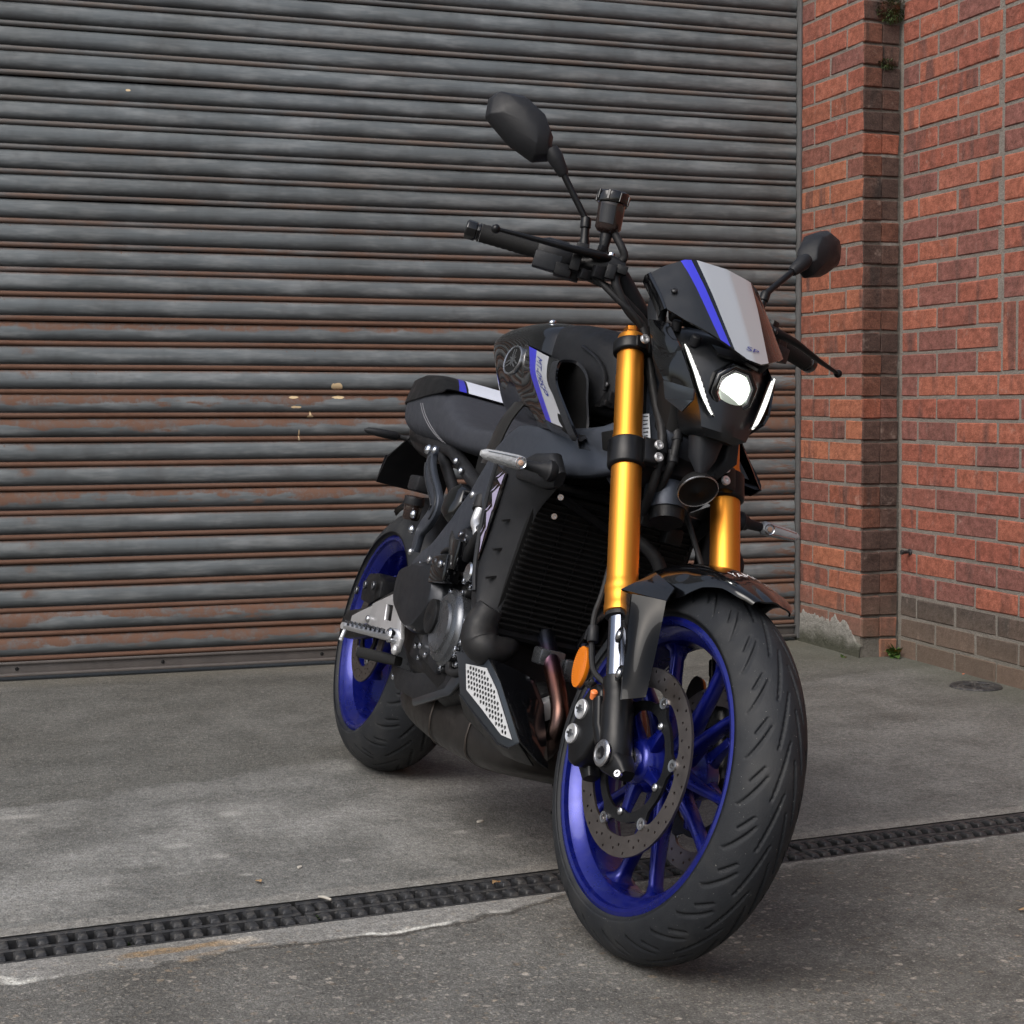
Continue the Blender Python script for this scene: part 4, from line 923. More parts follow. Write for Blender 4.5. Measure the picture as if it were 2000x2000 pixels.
# running lights
for sg in (-1, 1):
    cur = smoothpath([(1.272, sg * .0885, .974), (1.284, sg * .079, .953), (1.298, sg * .068, .929), (1.310, sg * .057, .903), (1.319, sg * .047, .884), (1.324, sg * .0405, .876)], 6)
    G = []; G2 = []
    for i, p in enumerate(cur):
        t = i / (len(cur) - 1); wv = .0034 + .0066 * math.sin(math.pi * min(1, t * .78 + .12)); side = np.array([.25, -sg * .62, -.45]); side /= np.linalg.norm(side); up = np.array([.86, sg * .5, .05])
        G.append([p + up * (.0085 + .0028 * (1 - (k / 1.0) ** 2)) + side * wv * k for k in (-1, -.5, 0, .5, 1)]); G2.append([p + up * .0070 + side * (wv + .0042) * k for k in (-1, -.5, 0, .5, 1)])
    m = SMB(); m.sheet(G2 if sg < 0 else [r[::-1] for r in G2], .004); m.build('running_light_bezel', 'gloss_black', hl, smooth=50)
    m = SMB(); m.sheet(G if sg < 0 else [r[::-1] for r in G], .003); dl = m.build('running_light', 'drl_white', hl, smooth=50)
    m = SMB()
    for i in range(3, len(cur) - 1, 2):
        a = np.array(G[i][4]); b = np.array(G[i][1]); m.tube([a + np.array([.0022, 0, 0]), (a + b) / 2 + np.array([.0036, 0, 0])], .0006, 6)
    m.build('light_ribs', 'prism_lens', hl)
    # glossy cheek with its folded lower corner
    def cheek(pts, bul=.003, n=9):
        a, b, c, d = [np.array(k, float) for k in pts]; return [[(1 - u) * (1 - v) * a + u * (1 - v) * b + u * v * c + (1 - u) * v * d + np.array([.2, sg, 0]) * bul * math.sin(math.pi * u) * math.sin(math.pi * v) for v in np.linspace(0, 1, n)] for u in np.linspace(0, 1, n)]
    q = lambda x, y, z: (x, sg * y, z)
    P1, P2, P3, P4, P5, P6, P7, P8, P9 = [q(*p) for p in ((1.160, .106, 1.019), (1.222, .103, 1.013), (1.281, .098, .966), (1.320, .078, .905), (1.318, .074, .888), (1.288, .070, .868), (1.250, .085, .885), (1.245, .095, .914), (1.205, .101, .951))]
    m = SMB(); m.sheet(cheek([P1, P2, P3, P9], .005), .004); m.build('cheek_panel', 'gloss_black', hl, smooth=50)
    m = SMB(); m.sheet(cheek([P9, P3, P4, P8], .004), .004); m.build('cheek_panel', 'gloss_black', hl, smooth=50)
    m = SMB(); m.sheet(cheek([P8, P4, P5, P7], .001), .004); m.sheet(cheek([P7, P5, P5, P6], 0, 5), .004); m.build('cheek_fin', 'panel_sky_grey', hl, smooth=50)
m = SMB(); beam(m, [(1.27, 0, .875), (1.268, 0, .842), (1.274, 0, .805), (1.284, 0, .772)], [.020, .024, .020, .004], [.036, .030, .022, .003], p=3); m.build('headlight_stay', 'plastic_grey', bike, bevel=0, smooth=35)
m = SMB(); beam(m, [(1.25, .055, .865), (1.245, .062, .82), (1.24, .05, .785)], [.022, .026, .012], [.012, .016, .008], p=4); m.build('headlight_bracket', 'plastic_grey', bike, smooth=35)
m = SMB(); beam(m, [(1.20, 0, .98), (1.21, 0, .90), (1.20, 0, .82)], [.03, .04, .03], [.075, .07, .05], p=4); m.build('headlight_back', 'pure_dark', bike)

# ================================================================== FLYSCREEN
ZV = [0, .06, .22, .5, .8, 1.0]
def scr(u, v):
    xc = np.interp(v, [0, .3, .65, 1], [1.350, 1.302, 1.243, 1.186]); zc = np.interp(v, [0, .3, .65, 1], [.977, 1.028, 1.090, 1.1475]); w_ = np.interp(v, [0, .10, .28, .5, .8, 1], [.016, .052, .108, .124, .128, .124])
    y = w_ * u; a = abs(y)
    drop = np.interp(a, [0, .06, .08, .11, .124, .13], [0, .004, .010, .034, .052, .06]); bend = np.interp(a, [0, .05, .09, .128], [0, .006, .022, .052])
    kx = np.interp(v, [0, .25, 1], [.7, .95, .75]); kz = np.interp(v, [0, .25, .6, 1], [.25, .22, .5, .92])
    return np.array([xc - bend * kx + .0, y, zc - drop * kz])
def col_y(k, v):     # lateral lines of the graphic: they spread a little towards the top
    a = abs(k); y = np.interp(a, [0, 1, 1.35, 2, 3], [0, .034 + .026 * v, .041 + .028 * v, .055 + .031 * v, .1245]); return math.copysign(y, k)
def v_low(y): return float(np.interp(abs(y), [0, .014, .030, .052, .080, .108, .124, .13], [0, .004, .045, .105, .185, .285, .42, .46]))
def scr2(k, t):
    v = 0.0
    for _ in range(12): v = v_low(col_y(k, v))
    v = v + (1 - v) * t; y = col_y(k, v); w_ = np.interp(v, [0, .10, .28, .5, .8, 1], [.016, .052, .108, .124, .128, .124]); return scr(y / w_, v)
cols = np.concatenate([np.linspace(-3, -2, 7)[:-1], np.linspace(-2, -1.35, 4)[:-1], np.linspace(-1.35, -1, 3)[:-1], np.linspace(-1, 1, 15)[:-1], np.linspace(1, 1.35, 3)[:-1], np.linspace(1.35, 2, 4)[:-1], np.linspace(2, 3, 7)])
def cm(i, j):
    u = .5 * (cols[j] + cols[j + 1]); a = abs(u)
    return 0 if a < 1 else (3 if (a < 1.35 or u > 0) else (1 if a < 2 else 2))
G = [[scr2(u, v) for u in cols] for v in np.linspace(0, 1, 24)]
m = SMB(); m.recalc = False; m.cur = 3; m.sheet(G, -.0035, mi=cm)
screen = m.build('fly_screen', ['screen_silver', 'decal_blue', 'chin_grey', 'gloss_black'], bike, smooth=55)
# small air guides low on both edges, fixings
for sg in (-1, 1):
    pa, pb, pc_ = scr(sg * .98, .92), scr(sg * .98, .55), scr(sg * .96, .30)
    ed = [scr2(sg * 3, t) for t in np.linspace(0, 1, 10)]; m = SMB(); m.sheet([[p + np.array([.001, sg * .0005, .0005]) for p in ed], [p + np.array([-.008, sg * .004, -.005]) for p in ed], [p + np.array([-.024, -sg * .004, -.014]) for p in ed]], .002); m.build('screen_edge', 'gloss_black', screen, smooth=50)
    m = SMB(); beam(m, [pa + np.array([-.02, -sg * .004, -.006]), pb + np.array([-.018, -sg * .006, -.008])], [.012, .009], [.006, .006]); m.build('screen_bracket', 'satin_black', screen, smooth=40)
    bolt(screen, scr(sg * .86, .62) + np.array([.002, sg * .002, .001]), (.6, sg * .6, .5), .006, .004, 'bolt_black', True, 'dome')
    m = SMB(); m.lathe([(.009, 0), (.009, .016), (.007, .018), (0, .018)], np.array([1.222, sg * .088, 1.005]), (.3, sg * .2, 1), 14); m.build('screen_mount', 'matte_black', screen)
    m = SMB(); m.lathe([(.009, 0), (.009, .016), (.007, .018), (0, .018)], np.array([1.262, sg * .070, .985]), (.5, sg * .2, .8), 14); m.build('screen_mount', 'matte_black', screen)
tv, tf = text2d('SP', .021, .25); tv = tv - np.array([(tv[:, 0].max() + tv[:, 0].min()) / 2, 0])
m = SMB(); m.recalc = False; P_ = []
for a, b in tv * np.array([1.35, .75]):
    v = .10 + b / .235; w_ = np.interp(v, [0, .10, .28, .5, .8, 1], [.016, .052, .108, .124, .128, .124]); P_.append(scr(a / w_ + .04, v) + np.array([.0012, 0, .0012]))
m.add(P_, tf); m.build('lettering', 'ink_blue', screen, smooth=0)
# dash
m = SMB(); m.box((1.155, 0, 1.068), (.028, .150, .082), rot=np.array(Matrix.Rotation(R(-28), 3, 'Y'))); m.build('instrument_panel', 'matte_black', bike, bevel=.008, seg=3)
m = SMB(); beam(m, [(1.135, -.088, 1.085), (1.14, -.088, 1.05), (1.15, -.086, 1.015)], [.018, .020, .016], [.012, .013, .010]); m.build('panel_cover', 'plastic_grey', bike, smooth=40)

# ================================================================== HANDLEBAR AND CONTROLS
bp = [(1.058, 0, 1.034), (1.058, .045, 1.034), (1.06, .075, 1.044), (1.06, .115, 1.081), (1.052, .150, 1.095), (1.02, .22, 1.0985), (.985, .30, 1.0985), (.953, .372, 1.0975)]
left = smoothpath(bp, 6); full = [(p[0], -p[1], p[2]) for p in left[::-1]] + [tuple(p) for p in left[1:]]
m = SMB(); m.tube(full, [.0110] * len(full), 16); hb = m.build('handlebar', 'satin_black', bike)
for sg in (-1, 1):
    d = np.array([-.42, sg * .907, -.006]); d /= np.linalg.norm(d)
    m = SMB(); m.box((1.062, sg * .042, 1.028), (.036, .030, .05)); m.build('bar_clamp', 'satin_black', hb, bevel=.004)
    P0 = np.array([.992, sg * .283, 1.0985]); P1 = np.array([.953, sg * .372, 1.0975])
    m = SMB(); n = 20; m.tube([P0 + (P1 - P0) * t for t in np.linspace(-.12, 1, n)], [.0165 + (.0009 if k % 2 else 0) for k in range(n)], 18); m.build('grip', 'grip_rubber', hb, smooth=30)
    m = SMB(); m.lathe([(.0175, 0), (.0178, .003), (.0152, .004), (.0152, .007), (.0178, .008), (.0182, .024), (.016, .027), (0, .028)], P1 + d * .001, d, 8 if sg < 0 else 20); m.build('bar_end', 'gloss_black', hb, bevel=.001, smooth=30)
    # switch pod
    m = SMB(); beam(m, [np.array([1.008, sg * .248, 1.098]) + d * t for t in (-.035, -.02, .015, .03)], [.018, .026, .026, .020], [.020, .027, .026, .019], p=3.2); m.build('switch_pod', 'matte_black', hb, smooth=40)
    for (p_, s_) in (((1.045, .215, 1.118), (.02, .022, .018)), ((1.035, .235, 1.070), (.028, .03, .022)), ((1.085, .168, 1.088), (.018, .018, .026)), ((1.09, .15, 1.098), (.016, .02, .016)), ((1.055, .225, 1.088), (.016, .018, .03)), ((1.02, .205, 1.078), (.026, .022, .03))):
        m = SMB(); m.box((p_[0], sg * p_[1], p_[2]), s_, rot=np.array(Matrix.Rotation(sg * R(25), 3, 'Z'))); m.build('control_part', 'engine_black', hb, bevel=.002)
    m = SMB(); m.box((.990, sg * .235, 1.120), (.030, .034, .014), rot=np.array(Matrix.Rotation(sg * R(25), 3, 'Z'))); m.box((1.02, sg * .262, 1.078), (.022, .05, .03), rot=np.array(Matrix.Rotation(sg * R(25), 3, 'Z'))); m.build('switch_block', 'plastic_grey', hb, bevel=.003)
    # lever with ball end
    if sg < 0: lp = [(1.060, .163, 1.114), (1.074, .20, 1.110), (1.072, .255, 1.104), (1.058, .32, 1.099), (1.043, .385, 1.094)]
    else: lp = [(1.060, .163, 1.104), (1.080, .20, 1.100), (1.078, .255, 1.096), (1.060, .33, 1.085), (1.037, .398, 1.080)]
    lp = smoothpath([(p[0], sg * p[1], p[2]) for p in lp], 6)
    m = SMB(); m.tube(lp, [.0115, .0145, .0115, .0088, .0068, .0055], 12, flat=.66); ball = np.array(lp[-1]); m.lathe([(0, -.0085), (.005, -.0068), (.0078, -.003), (.0085, 0), (.0078, .003), (.005, .0068), (0, .0085)], ball, d, 16, caps=False); m.build('brake_lever' if sg < 0 else 'clutch_lever', 'satin_black', hb, smooth=50)
    # perch / master cylinder
    m = SMB(); beam(m, [(1.030, sg * .198, 1.098), (1.052, sg * .180, 1.100), (1.068, sg * .158, 1.106), (1.078, sg * .140, 1.104)], [.017, .018, .016, .012], [.018, .017, .014, .010], p=3); m.build('lever_perch', 'satin_black', hb, smooth=50)
    bolt(hb, (1.066, sg * .166, 1.121), (0, 0, 1), .007, .005, 'chrome', True); bolt(hb, (1.03, sg * .190, 1.116), (0, 0, 1), .005, .005, 'chrome', True)
    m = SMB(); m.box((1.075, sg * .185, 1.082), (.014, .024, .022)); m.box((1.062, sg * .205, 1.072), (.016, .02, .018)); m.build('lever_switch', 'engine_black', hb, bevel=.002)
    # mirror: stem, boot, head
    mb_ = np.array([1.018, sg * .196, 1.118]); mt = np.array([1.010, sg * .206, 1.178]); ms = np.array([.988, sg * .270, 1.251])
    m = SMB(); m.lathe([(.0095, 0), (.0095, .022), (.0080, .026), (.0075, .045), (.0098, .047), (.0098, .062), (.008, .066)], mb_, mt - mb_, 16); stem = m.build('mirror', 'satin_black', bike, smooth=40)
    m = SMB(); m.tube(smoothpath([mt, mt + (ms - mt) * .5, ms], 4), .0062, 12); m.build('mirror_stem', 'satin_black', stem)
    m = SMB(); dd = (ms - mt) / np.linalg.norm(ms - mt); m.lathe([(.0085, -.004), (.0105, 0), (.0135, .022), (.0155, .034), (.012, .05)], ms - dd * .006, dd, 16); m.build('mirror_boot', 'matte_black', stem)
    # head: faceted shell seen from the front (its glass faces the rider)
    c0 = np.array([.946, sg * .350, 1.316]); ex = np.array([-.42, sg * .74, .42]); ex /= np.linalg.norm(ex); fz = np.array([.93, sg * .28, .22]); fz = fz - ex * np.dot(fz, ex); fz /= np.linalg.norm(fz); ez = np.cross(fz, ex) * sg; ez = ez / np.linalg.norm(ez)
    if ez[2] < 0: ez = -ez
    out = [(-.080, -.016), (-.060, -.040), (-.005, -.046), (.060, -.035), (.080, -.004), (.078, .016), (.040, .042), (-.020, .040), (-.060, .016)]
    out = [(a * 1.0, b * 1.0) for a, b in out]
    def ringm(k, dpt_, sx=0, sy=0): return [c0 + ex * (a * k + sx) + ez * (b * k + sy) + fz * dpt_ for a, b in out]
    rings = [ringm(.93, -.024), ringm(.99, -.020), ringm(1.0, -.012), ringm(.93, .004, -.002, .001), ringm(.70, .019, -.006, .004), ringm(.30, .027, -.008, .006)]
    m = SMB(); m.loft(rings if sg < 0 else [r[::-1] for r in rings]); m.build('mirror_shell', 'matte_black', stem, bevel=.006, seg=3, smooth=50)
    m = SMB(); m.add(ringm(.90, -.0245), [tuple(range(9))]); m.build('mirror_glass', 'chrome', stem, smooth=0)
# brake fluid reservoir on the right bar
rc_ = np.array([1.052, -.180, 1.166]); ra = np.array([.0, -.12, .99]); 
m = SMB(); m.lathe([(.010, -.010), (.019, -.004), (.0235, .002), (.0245, .044), (.0245, .048)], rc_, ra, 40); res = m.build('fluid_reservoir', 'reservoir_plastic', bike, smooth=40)
m = SMB(); nl = 16
prof_c = [(.0275, .046), (.0290, .048), (.0290, .064), (.0275, .067), (.022, .068), (.021, .066), (0, .066)]
m.lathe(prof_c, rc_, ra, 48)
for k in range(8):
    t = 2 * math.pi * k / 8; m.box(rc_ + ra * .056 + np.array([math.cos(t) * .0285, math.sin(t) * .0285, 0]), (.005, .005, .018), rot=[[math.cos(t), -math.sin(t), 0], [math.sin(t), math.cos(t), 0], [0, 0, 1]])
m.build('reservoir_cap', 'gloss_black', res, bevel=.0008, seg=1, smooth=35)
m = SMB(); m.sheet([[rc_ + ra * h + .0250 * np.array([math.cos(t), math.sin(t), 0]) for h in (.006, .022, .040)] for t in np.linspace(R(-75), R(-10), 8)]); m.build('reservoir_label', 'plastic_grey', res, smooth=60)
m = SMB(); m.tube([rc_ + np.array([0, 0, -.006]), (1.056, -.180, 1.135), (1.056, -.176, 1.118)], [.012, .009, .008], 12); m.box((1.058, -.183, 1.128), (.014, .012, .012)); m.build('reservoir_stay', 'engine_black', res, bevel=.001)
m = SMB(); m.tube(smoothpath([rc_ + np.array([.010, .010, -.004]), (1.075, -.155, 1.140), (1.078, -.146, 1.125), (1.072, -.150, 1.112), (1.064, -.165, 1.108)], 8), .0072, 12); m.build('reservoir_hose', 'rubber_hose', res)
# cables and hoses down the front
def hose(name, pts, r, st=True, mat='rubber_hose', parent=None, n=8):
    m = SMB() if st else MB(); m.tube(smoothpath(pts, n), r, 12); return m.build(name, mat, parent or bike)
hose('brake_line', [(1.074, -.150, 1.100), (1.086, -.152, 1.072), (1.095, -.120, 1.035), (1.104, -.086, 1.012), (1.125, -.070, .965), (1.140, -.060, .925), (1.175, -.058, .88), (1.215, -.056, .835), (1.232, -.055, .79), (1.225, -.05, .74), (1.20, -.04, .69)], .0082)
hose('throttle_cable', [(1.05, -.190, 1.085), (1.085, -.150, 1.052), (1.105, -.100, 1.022), (1.10, -.06, .985)], .0058)
hose('throttle_cable', [(1.04, -.20, 1.075), (1.078, -.150, 1.062), (1.085, -.110, 1.045), (1.09, -.07, 1.02), (1.10, -.05, .97)], .0065)
m = SMB(); m.tube([(1.061, -.135, 1.094), (1.061, -.095, 1.062), (1.06, -.07, 1.042)], .0165, 14); m.build('bar_sleeve', 'matte_black', hb)
hose('clutch_cable', [(1.06, .17, 1.10), (1.10, .14, 1.05), (1.15, .08, .98), (1.20, .03, .90), (1.20, 0, .82)], .0058)
hose('wiring_loom', [(1.20, -.035, .90), (1.222, -.030, .855), (1.236, -.034, .82), (1.240, -.036, .78), (1.21, -.03, .73), (1.17, -.03, .69)], .0075)
m = SMB()
for (p, r) in (((1.226, -.055, .805), .0115), ((1.229, -.033, .835), .0105), ((1.238, -.035, .795), .010)): m.lathe([(r * .9, -.012), (r, -.010), (r, .010), (r * .9, .012)], p, AX, 14)
m.build('hose_clamp', 'matte_black', bike)
# ================================================================== BODYWORK
def interp_rows(cols_, nr, ncs):
    """cols_: list of polylines (same point count) -> smooth grid [row][col], ncs = subdivisions per column gap"""
    C = []
    for c in cols_:
        s_ = smoothpath(c, 6); idx = np.linspace(0, len(s_) - 1, nr); C.append([np.array(s_[int(round(k))]) for k in idx])
    G = []
    for i in range(nr):
        pts = [c[i] for c in C]; row = []
        sp = smoothpath(pts, ncs); row = sp; G.append(row)
    return G
# tank shell: stations along x -> (half width, z widest, z top, z bottom)
stn = [(.498, .095, .950, .968, .852), (.515, .130, .968, .990, .845), (.555, .156, .982, 1.008, .840), (.62, .166, .988, 1.023, .838), (.70, .170, .988, 1.032, .836), (.79, .171, .984, 1.036, .832), (.86, .164, .978, 1.030, .835), (.90, .140, .970, 1.022, .850), (.92, .11, .96, 1.01, .87)]
m = MB(); rings = []
for (x, w_, zw, zt, zb) in stn:
    ring = []; tp = np.interp(x, [.5, .62, .70, .78], [.34, .34, .20, .03])
    for a in np.linspace(0, 2 * math.pi, 36, endpoint=False):
        c, s_ = math.cos(a), math.sin(a)
        if s_ >= 0: y = w_ * math.copysign(abs(c) ** .50, c); z = zw + (zt - zw) * abs(s_) ** .8
        else: t = abs(s_) ** .8; y = w_ * math.copysign(abs(c) ** .30, c) * (1 - tp * t); z = zw - (zw - zb) * t
        ring.append((x, y, z))
    rings.append(ring)
m.loft(rings); tank = m.build('fuel_tank', 'gloss_black', bike, subsurf=2, smooth=80)
# centre stripe on the tank top
for y0, y1, mt in ((-.047, .047, 'decal_silver'), (-.070, -.052, 'decal_blue'), (.052, .070, 'decal_blue')):
    G = []
    for x in np.linspace(.56, .885, 18):
        w_, zw, zt = [np.interp(x, [s[0] for s in stn], [s[k] for s in stn]) for k in (1, 2, 3)]
        G.append([(x, y, zw + (zt - zw) * max(0, 1 - (abs(y) / w_) ** 4) ** .4 + .0010) for y in np.linspace(y0, y1, 8)])
    m = MB(); m.sheet(G, .0); m.build('tank_stripe', mt, tank, smooth=60)
m = MB(); rings = []
for (x, w_, zw, zt, zb) in [(.84, .148, .975, 1.020, .86), (.87, .152, .972, 1.032, .855), (.93, .142, .965, 1.027, .850), (.99, .126, .958, 1.018, .848), (1.04, .110, .950, 1.004, .848), (1.075, .098, .940, .985, .850), (1.092, .085, .925, .962, .856), (1.098, .07, .915, .94, .865)]:
    ring = []
    for a in np.linspace(0, 2 * math.pi, 32, endpoint=False):
        c, s_ = math.cos(a), math.sin(a); y = w_ * math.copysign(abs(c) ** (.42 if s_ > 0 else .3), c); z = zw + ((zt - zw) * abs(s_) ** .75 if s_ > 0 else -(zw - zb) * abs(s_) ** .8); ring.append((x, y, z))
    rings.append(ring)
m.loft(rings); cover = m.build('tank_front_cover', 'matte_black', bike, subsurf=1, smooth=50)
for sg in (-1, 1):
    q = lambda L: [(x, sg * y, z) for x, y, z in L]
    lip = q([(1.015, .180, .932), (1.030, .190, .912), (1.050, .192, .884), (1.102, .190, .846), (1.186, .184, .788)]); silR = q([(.955, .181, .940), (.978, .188, .915), (1.002, .190, .888), (1.054, .188, .856), (1.142, .184, .802)])
    silL = q([(.872, .176, .956), (.895, .181, .932), (.918, .184, .908), (.966, .184, .873), (1.042, .180, .816)]); bluL = q([(.822, .174, .966), (.848, .177, .940), (.877, .179, .910), (.926, .179, .876), (1.000, .175, .822)]); rear = q([(.772, .166, .978), (.790, .172, .950), (.815, .173, .912), (.850, .172, .868), (.930, .166, .824)])
    NR = 25; G = interp_rows([rear, bluL, silL, silR, lip], NR, 4)
    def mi(i, j): return (0, 1, 2, 0)[min(3, j // 4)]
    m = MB(); m.recalc = False; m.sheet(G if sg < 0 else G, .004 if sg < 0 else -.004, mi=mi); sc_ = m.build('intake_cover', ['gloss_black', 'decal_blue', 'decal_silver'], bike, smooth=55)
    # lower edge of the cover
    low = [np.array(r) for r in G[-1]]; m = MB(); m.sheet([[p for p in low], [p + np.array([-.012, -sg * .012, -.014]) for p in low], [p + np.array([-.05, -sg * .05, -.010]) for p in low]], .002); m.build('cover_skirt', 'gloss_black', sc_, smooth=55)
    # lettering down the silver band
    tv, tf = text2d('MT-09SP', .040, .18); Lx = tv[:, 0].max(); A_ = np.array(G)
    pts = []
    for a, b in tv:
        v = .10 + .66 * (1 - (1 - a / Lx)); u = 8 + .55 + 2.0 * (b / .030)
        if sg > 0: v = .76 - .66 * a / Lx; u = 8 + .55 + 2.0 * (1 - b / .030)
        r = v * (NR - 1); i = int(r); fr = r - i; j = int(u); fu = u - j; p = (1 - fr) * ((1 - fu) * A_[i, j] + fu * A_[i, j + 1]) + fr * ((1 - fu) * A_[i + 1, j] + fu * A_[i + 1, j + 1]); pts.append(p + np.array([0, sg * .0012, 0]))
    m = MB(); m.recalc = False; m.add(pts, tf); m.build('lettering', 'ink_blue', sc_, smooth=0)
    # intake mouth: rim and dark throat
    inner = q([(1.000, .142, .940), (1.045, .134, .915), (1.052, .126, .875), (1.062, .118, .835), (1.085, .124, .804), (1.135, .148, .796)])
    mouth = smoothpath(lip + inner[::-1], 5, closed=True); cen = np.mean(mouth, 0)
    r0 = [np.array(p) for p in mouth]; r1 = [cen + (p - cen) * .93 + np.array([-.006, 0, 0]) for p in r0]; r2 = [cen + (p - cen) * .86 + np.array([-.05, 0, 0]) for p in r0]; r3 = [cen + (p - cen) * .65 + np.array([-.11, 0, 0]) for p in r0]; rr_ = [cen + (p - cen) * 1.0 + np.array([-.03, 0, 0]) for p in r0]
    m = MB(); m.loft([rr_, r0, r1], caps=False); m.build('intake_rim', 'plastic_grey', sc_, smooth=50)
    m = MB(); m.loft([r1, r2, r3], caps=False); m.add(r3, [tuple(range(len(r3)))]); m.build('intake_throat', 'pure_dark', sc_, smooth=50)
    cv = cover
    bolt(cv, (1.066, sg * .104, .906), (.5, sg, .1), .006, .003, 'bolt_black', False, 'dome')
    m = MB(); m.tube(smoothpath(q([(.985, .132, .972), (1.03, .118, .952), (1.058, .107, .925), (1.066, .104, .895)]), 6), .006, 10, flat=.5); m.build('cover_ridge', 'matte_black', cv)
    # dark pocket behind the fork
    m = MB(); m.box((1.055, sg * .075, .880), (.06, .05, .030)); m.box((1.075, sg * .098, .872), (.02, .018, .012)); m.build('ignition_bracket', 'engine_black', bike, bevel=.003)
    # maker's roundel
    ec = np.array([.768, sg * .1775, .938]); ea = np.array([.16, sg * 1.0, .12]); ea /= np.linalg.norm(ea)
    m = MB(); m.lathe([(.0, .0028), (.0265, .0028), (.027, .0045), (.0295, .005), (.0305, .0035), (.0305, -.004)], ec, ea, 40); em = m.build('tank_emblem', 'steel', bike, smooth=40)
    m = MB(); m.lathe([(.0, .0034), (.0262, .0034), (.0262, .002)], ec, ea, 40); m.build('emblem_field', 'pure_dark', em)
    m = MB(); xh = np.cross((0, 0, 1), ea); xh /= np.linalg.norm(xh); zh = np.cross(ea, xh)
    for k in range(3):
        t = math.pi / 2 + k * 2 * math.pi / 3; u = math.cos(t) * xh + math.sin(t) * zh; v = np.cross(ea, u); b = ec + ea * .0042
        def bar(p0, p1, wd):
            p0, p1 = np.array(p0), np.array(p1); d_ = p1 - p0; L_ = np.linalg.norm(d_); d_ /= L_; s_ = np.cross(ea, d_); m.box((p0 + p1) / 2, (L_, wd, .0012), rot=np.stack([d_, s_, ea], 1))
        bar(b - u * .012, b + u * .006, .0028); bar(b + u * .006 - v * .0042, b + u * .006 + v * .0042, .0026)
        for s2 in (-1, 1): bar(b + u * .006 + v * .0038 * s2, b + u * .0225 + v * .0038 * s2, .0026)
        bar(b - u * .006 - v * .004, b - u * .006 + v * .004, .002)
    m.build('emblem_forks', 'steel', em, smooth=0)
# filler and top screw
for sg in (-1, 1): bolt(tank, (.812, sg * .135, 1.024), (0, sg * .45, .9), .0075, .006, 'chrome', False, 'dome')

# ------------------------------------------------------------------ seat
def ringyz(x, w_, zt, zb, crown=.020, n=28, p=.45):
    ring = []
    for a in np.linspace(0, 2 * math.pi, n, endpoint=False):
        c, s_ = math.cos(a), math.sin(a); zm = zb + (zt - zb) * .45
        y = w_ * math.copysign(abs(c) ** p, c); z = zm + ((zt - zm) * abs(s_) ** .62 if s_ > 0 else -(zm - zb) * abs(s_) ** .5); ring.append((x, y * (1 - .10 * max(0, -s_)), z))
    return ring
rider = [(.655, .085, .815, .765), (.635, .108, .822, .752), (.58, .122, .818, .748), (.50, .133, .815, .752), (.42, .138, .824, .757), (.35, .139, .850, .762), (.30, .138, .876, .766), (.262, .136, .893, .768), (.235, .136, .903, .770), (.16, .137, .917, .775), (.08, .135, .925, .780), (.00, .128, .929, .789), (-.08, .116, .925, .802), (-.13, .098, .913, .818), (-.165, .070, .892, .836)]
def ringseat(x, w_, zt, zb, k=1.0, dz=0.0, n=36):
    ring = []; zm = zb + (zt - zb) * .50
    for a in np.linspace(0, 2 * math.pi, n, endpoint=False):
        c, s_ = math.cos(a), math.sin(a); y = w_ * math.copysign(abs(c) ** .38, c); z = zm + ((zt - zm) * abs(s_) ** .50 if s_ > 0 else -(zm - zb) * abs(s_) ** .5); ring.append((x, y * (1 - .08 * max(0, -s_)), z))
    return ring
m = MB(); m.loft([ringseat(*r) for r in rider]); seat = m.build('seat', 'seat_fabric', bike, subsurf=2, smooth=80)
# glossy-edged top cover of the pillion part: black, blue stripes, silver middle
def top_cover():
    G = []; st_ = [r for r in rider if r[0] < .27]
    xs = np.linspace(.262, -.162, 22); fx = [r[0] for r in rider][::-1]
    cols_y = None
    for i, x in enumerate(xs):
        w_, zt, zb = [np.interp(x, fx, [r[k] for r in rider][::-1]) for k in (1, 2, 3)]; zt2 = zt + .004 + .011 * min(1, i / 4); w2 = w_ + .0015; row = []
        zlow = np.interp(x, [-.2, -.1, .05, .15, .262], [.862, .868, .872, .880, .889])
        kk = max(.35, 1 - (.262 - x) * 2.3)
        for u in UU:
            au = abs(u); au = au * kk if au <= .78 else .78 * kk + (au - .78) / .22 * (1 - .78 * kk); u = math.copysign(au, u)
            y = u * w2 * .995; c = min(1, abs(u)) ** (1 / .36); zz = zlow + (zt2 - zlow) * math.sqrt(max(0, 1 - c * c)) ** .55; row.append((x, y, zz))
        G.append(row)
    return G
UU = sorted(set([round(v, 4) for v in np.concatenate([np.linspace(-1, -.76, 9), np.linspace(-.76, -.63, 4), np.linspace(-.63, -.59, 2), np.linspace(-.59, .59, 15), np.linspace(.59, .63, 2), np.linspace(.63, .76, 4), np.linspace(.76, 1, 9)])]))
def tcm(i, j):
    a = abs(.5 * (UU[j] + UU[j + 1])); return 2 if a < .59 else (1 if .63 < a < .76 else 0)
m = MB(); m.recalc = False; m.sheet(top_cover(), .003, mi=tcm); pillion = m.build('pillion_cover', ['satin_black', 'decal_blue', 'seat_silver'], bike, smooth=60)
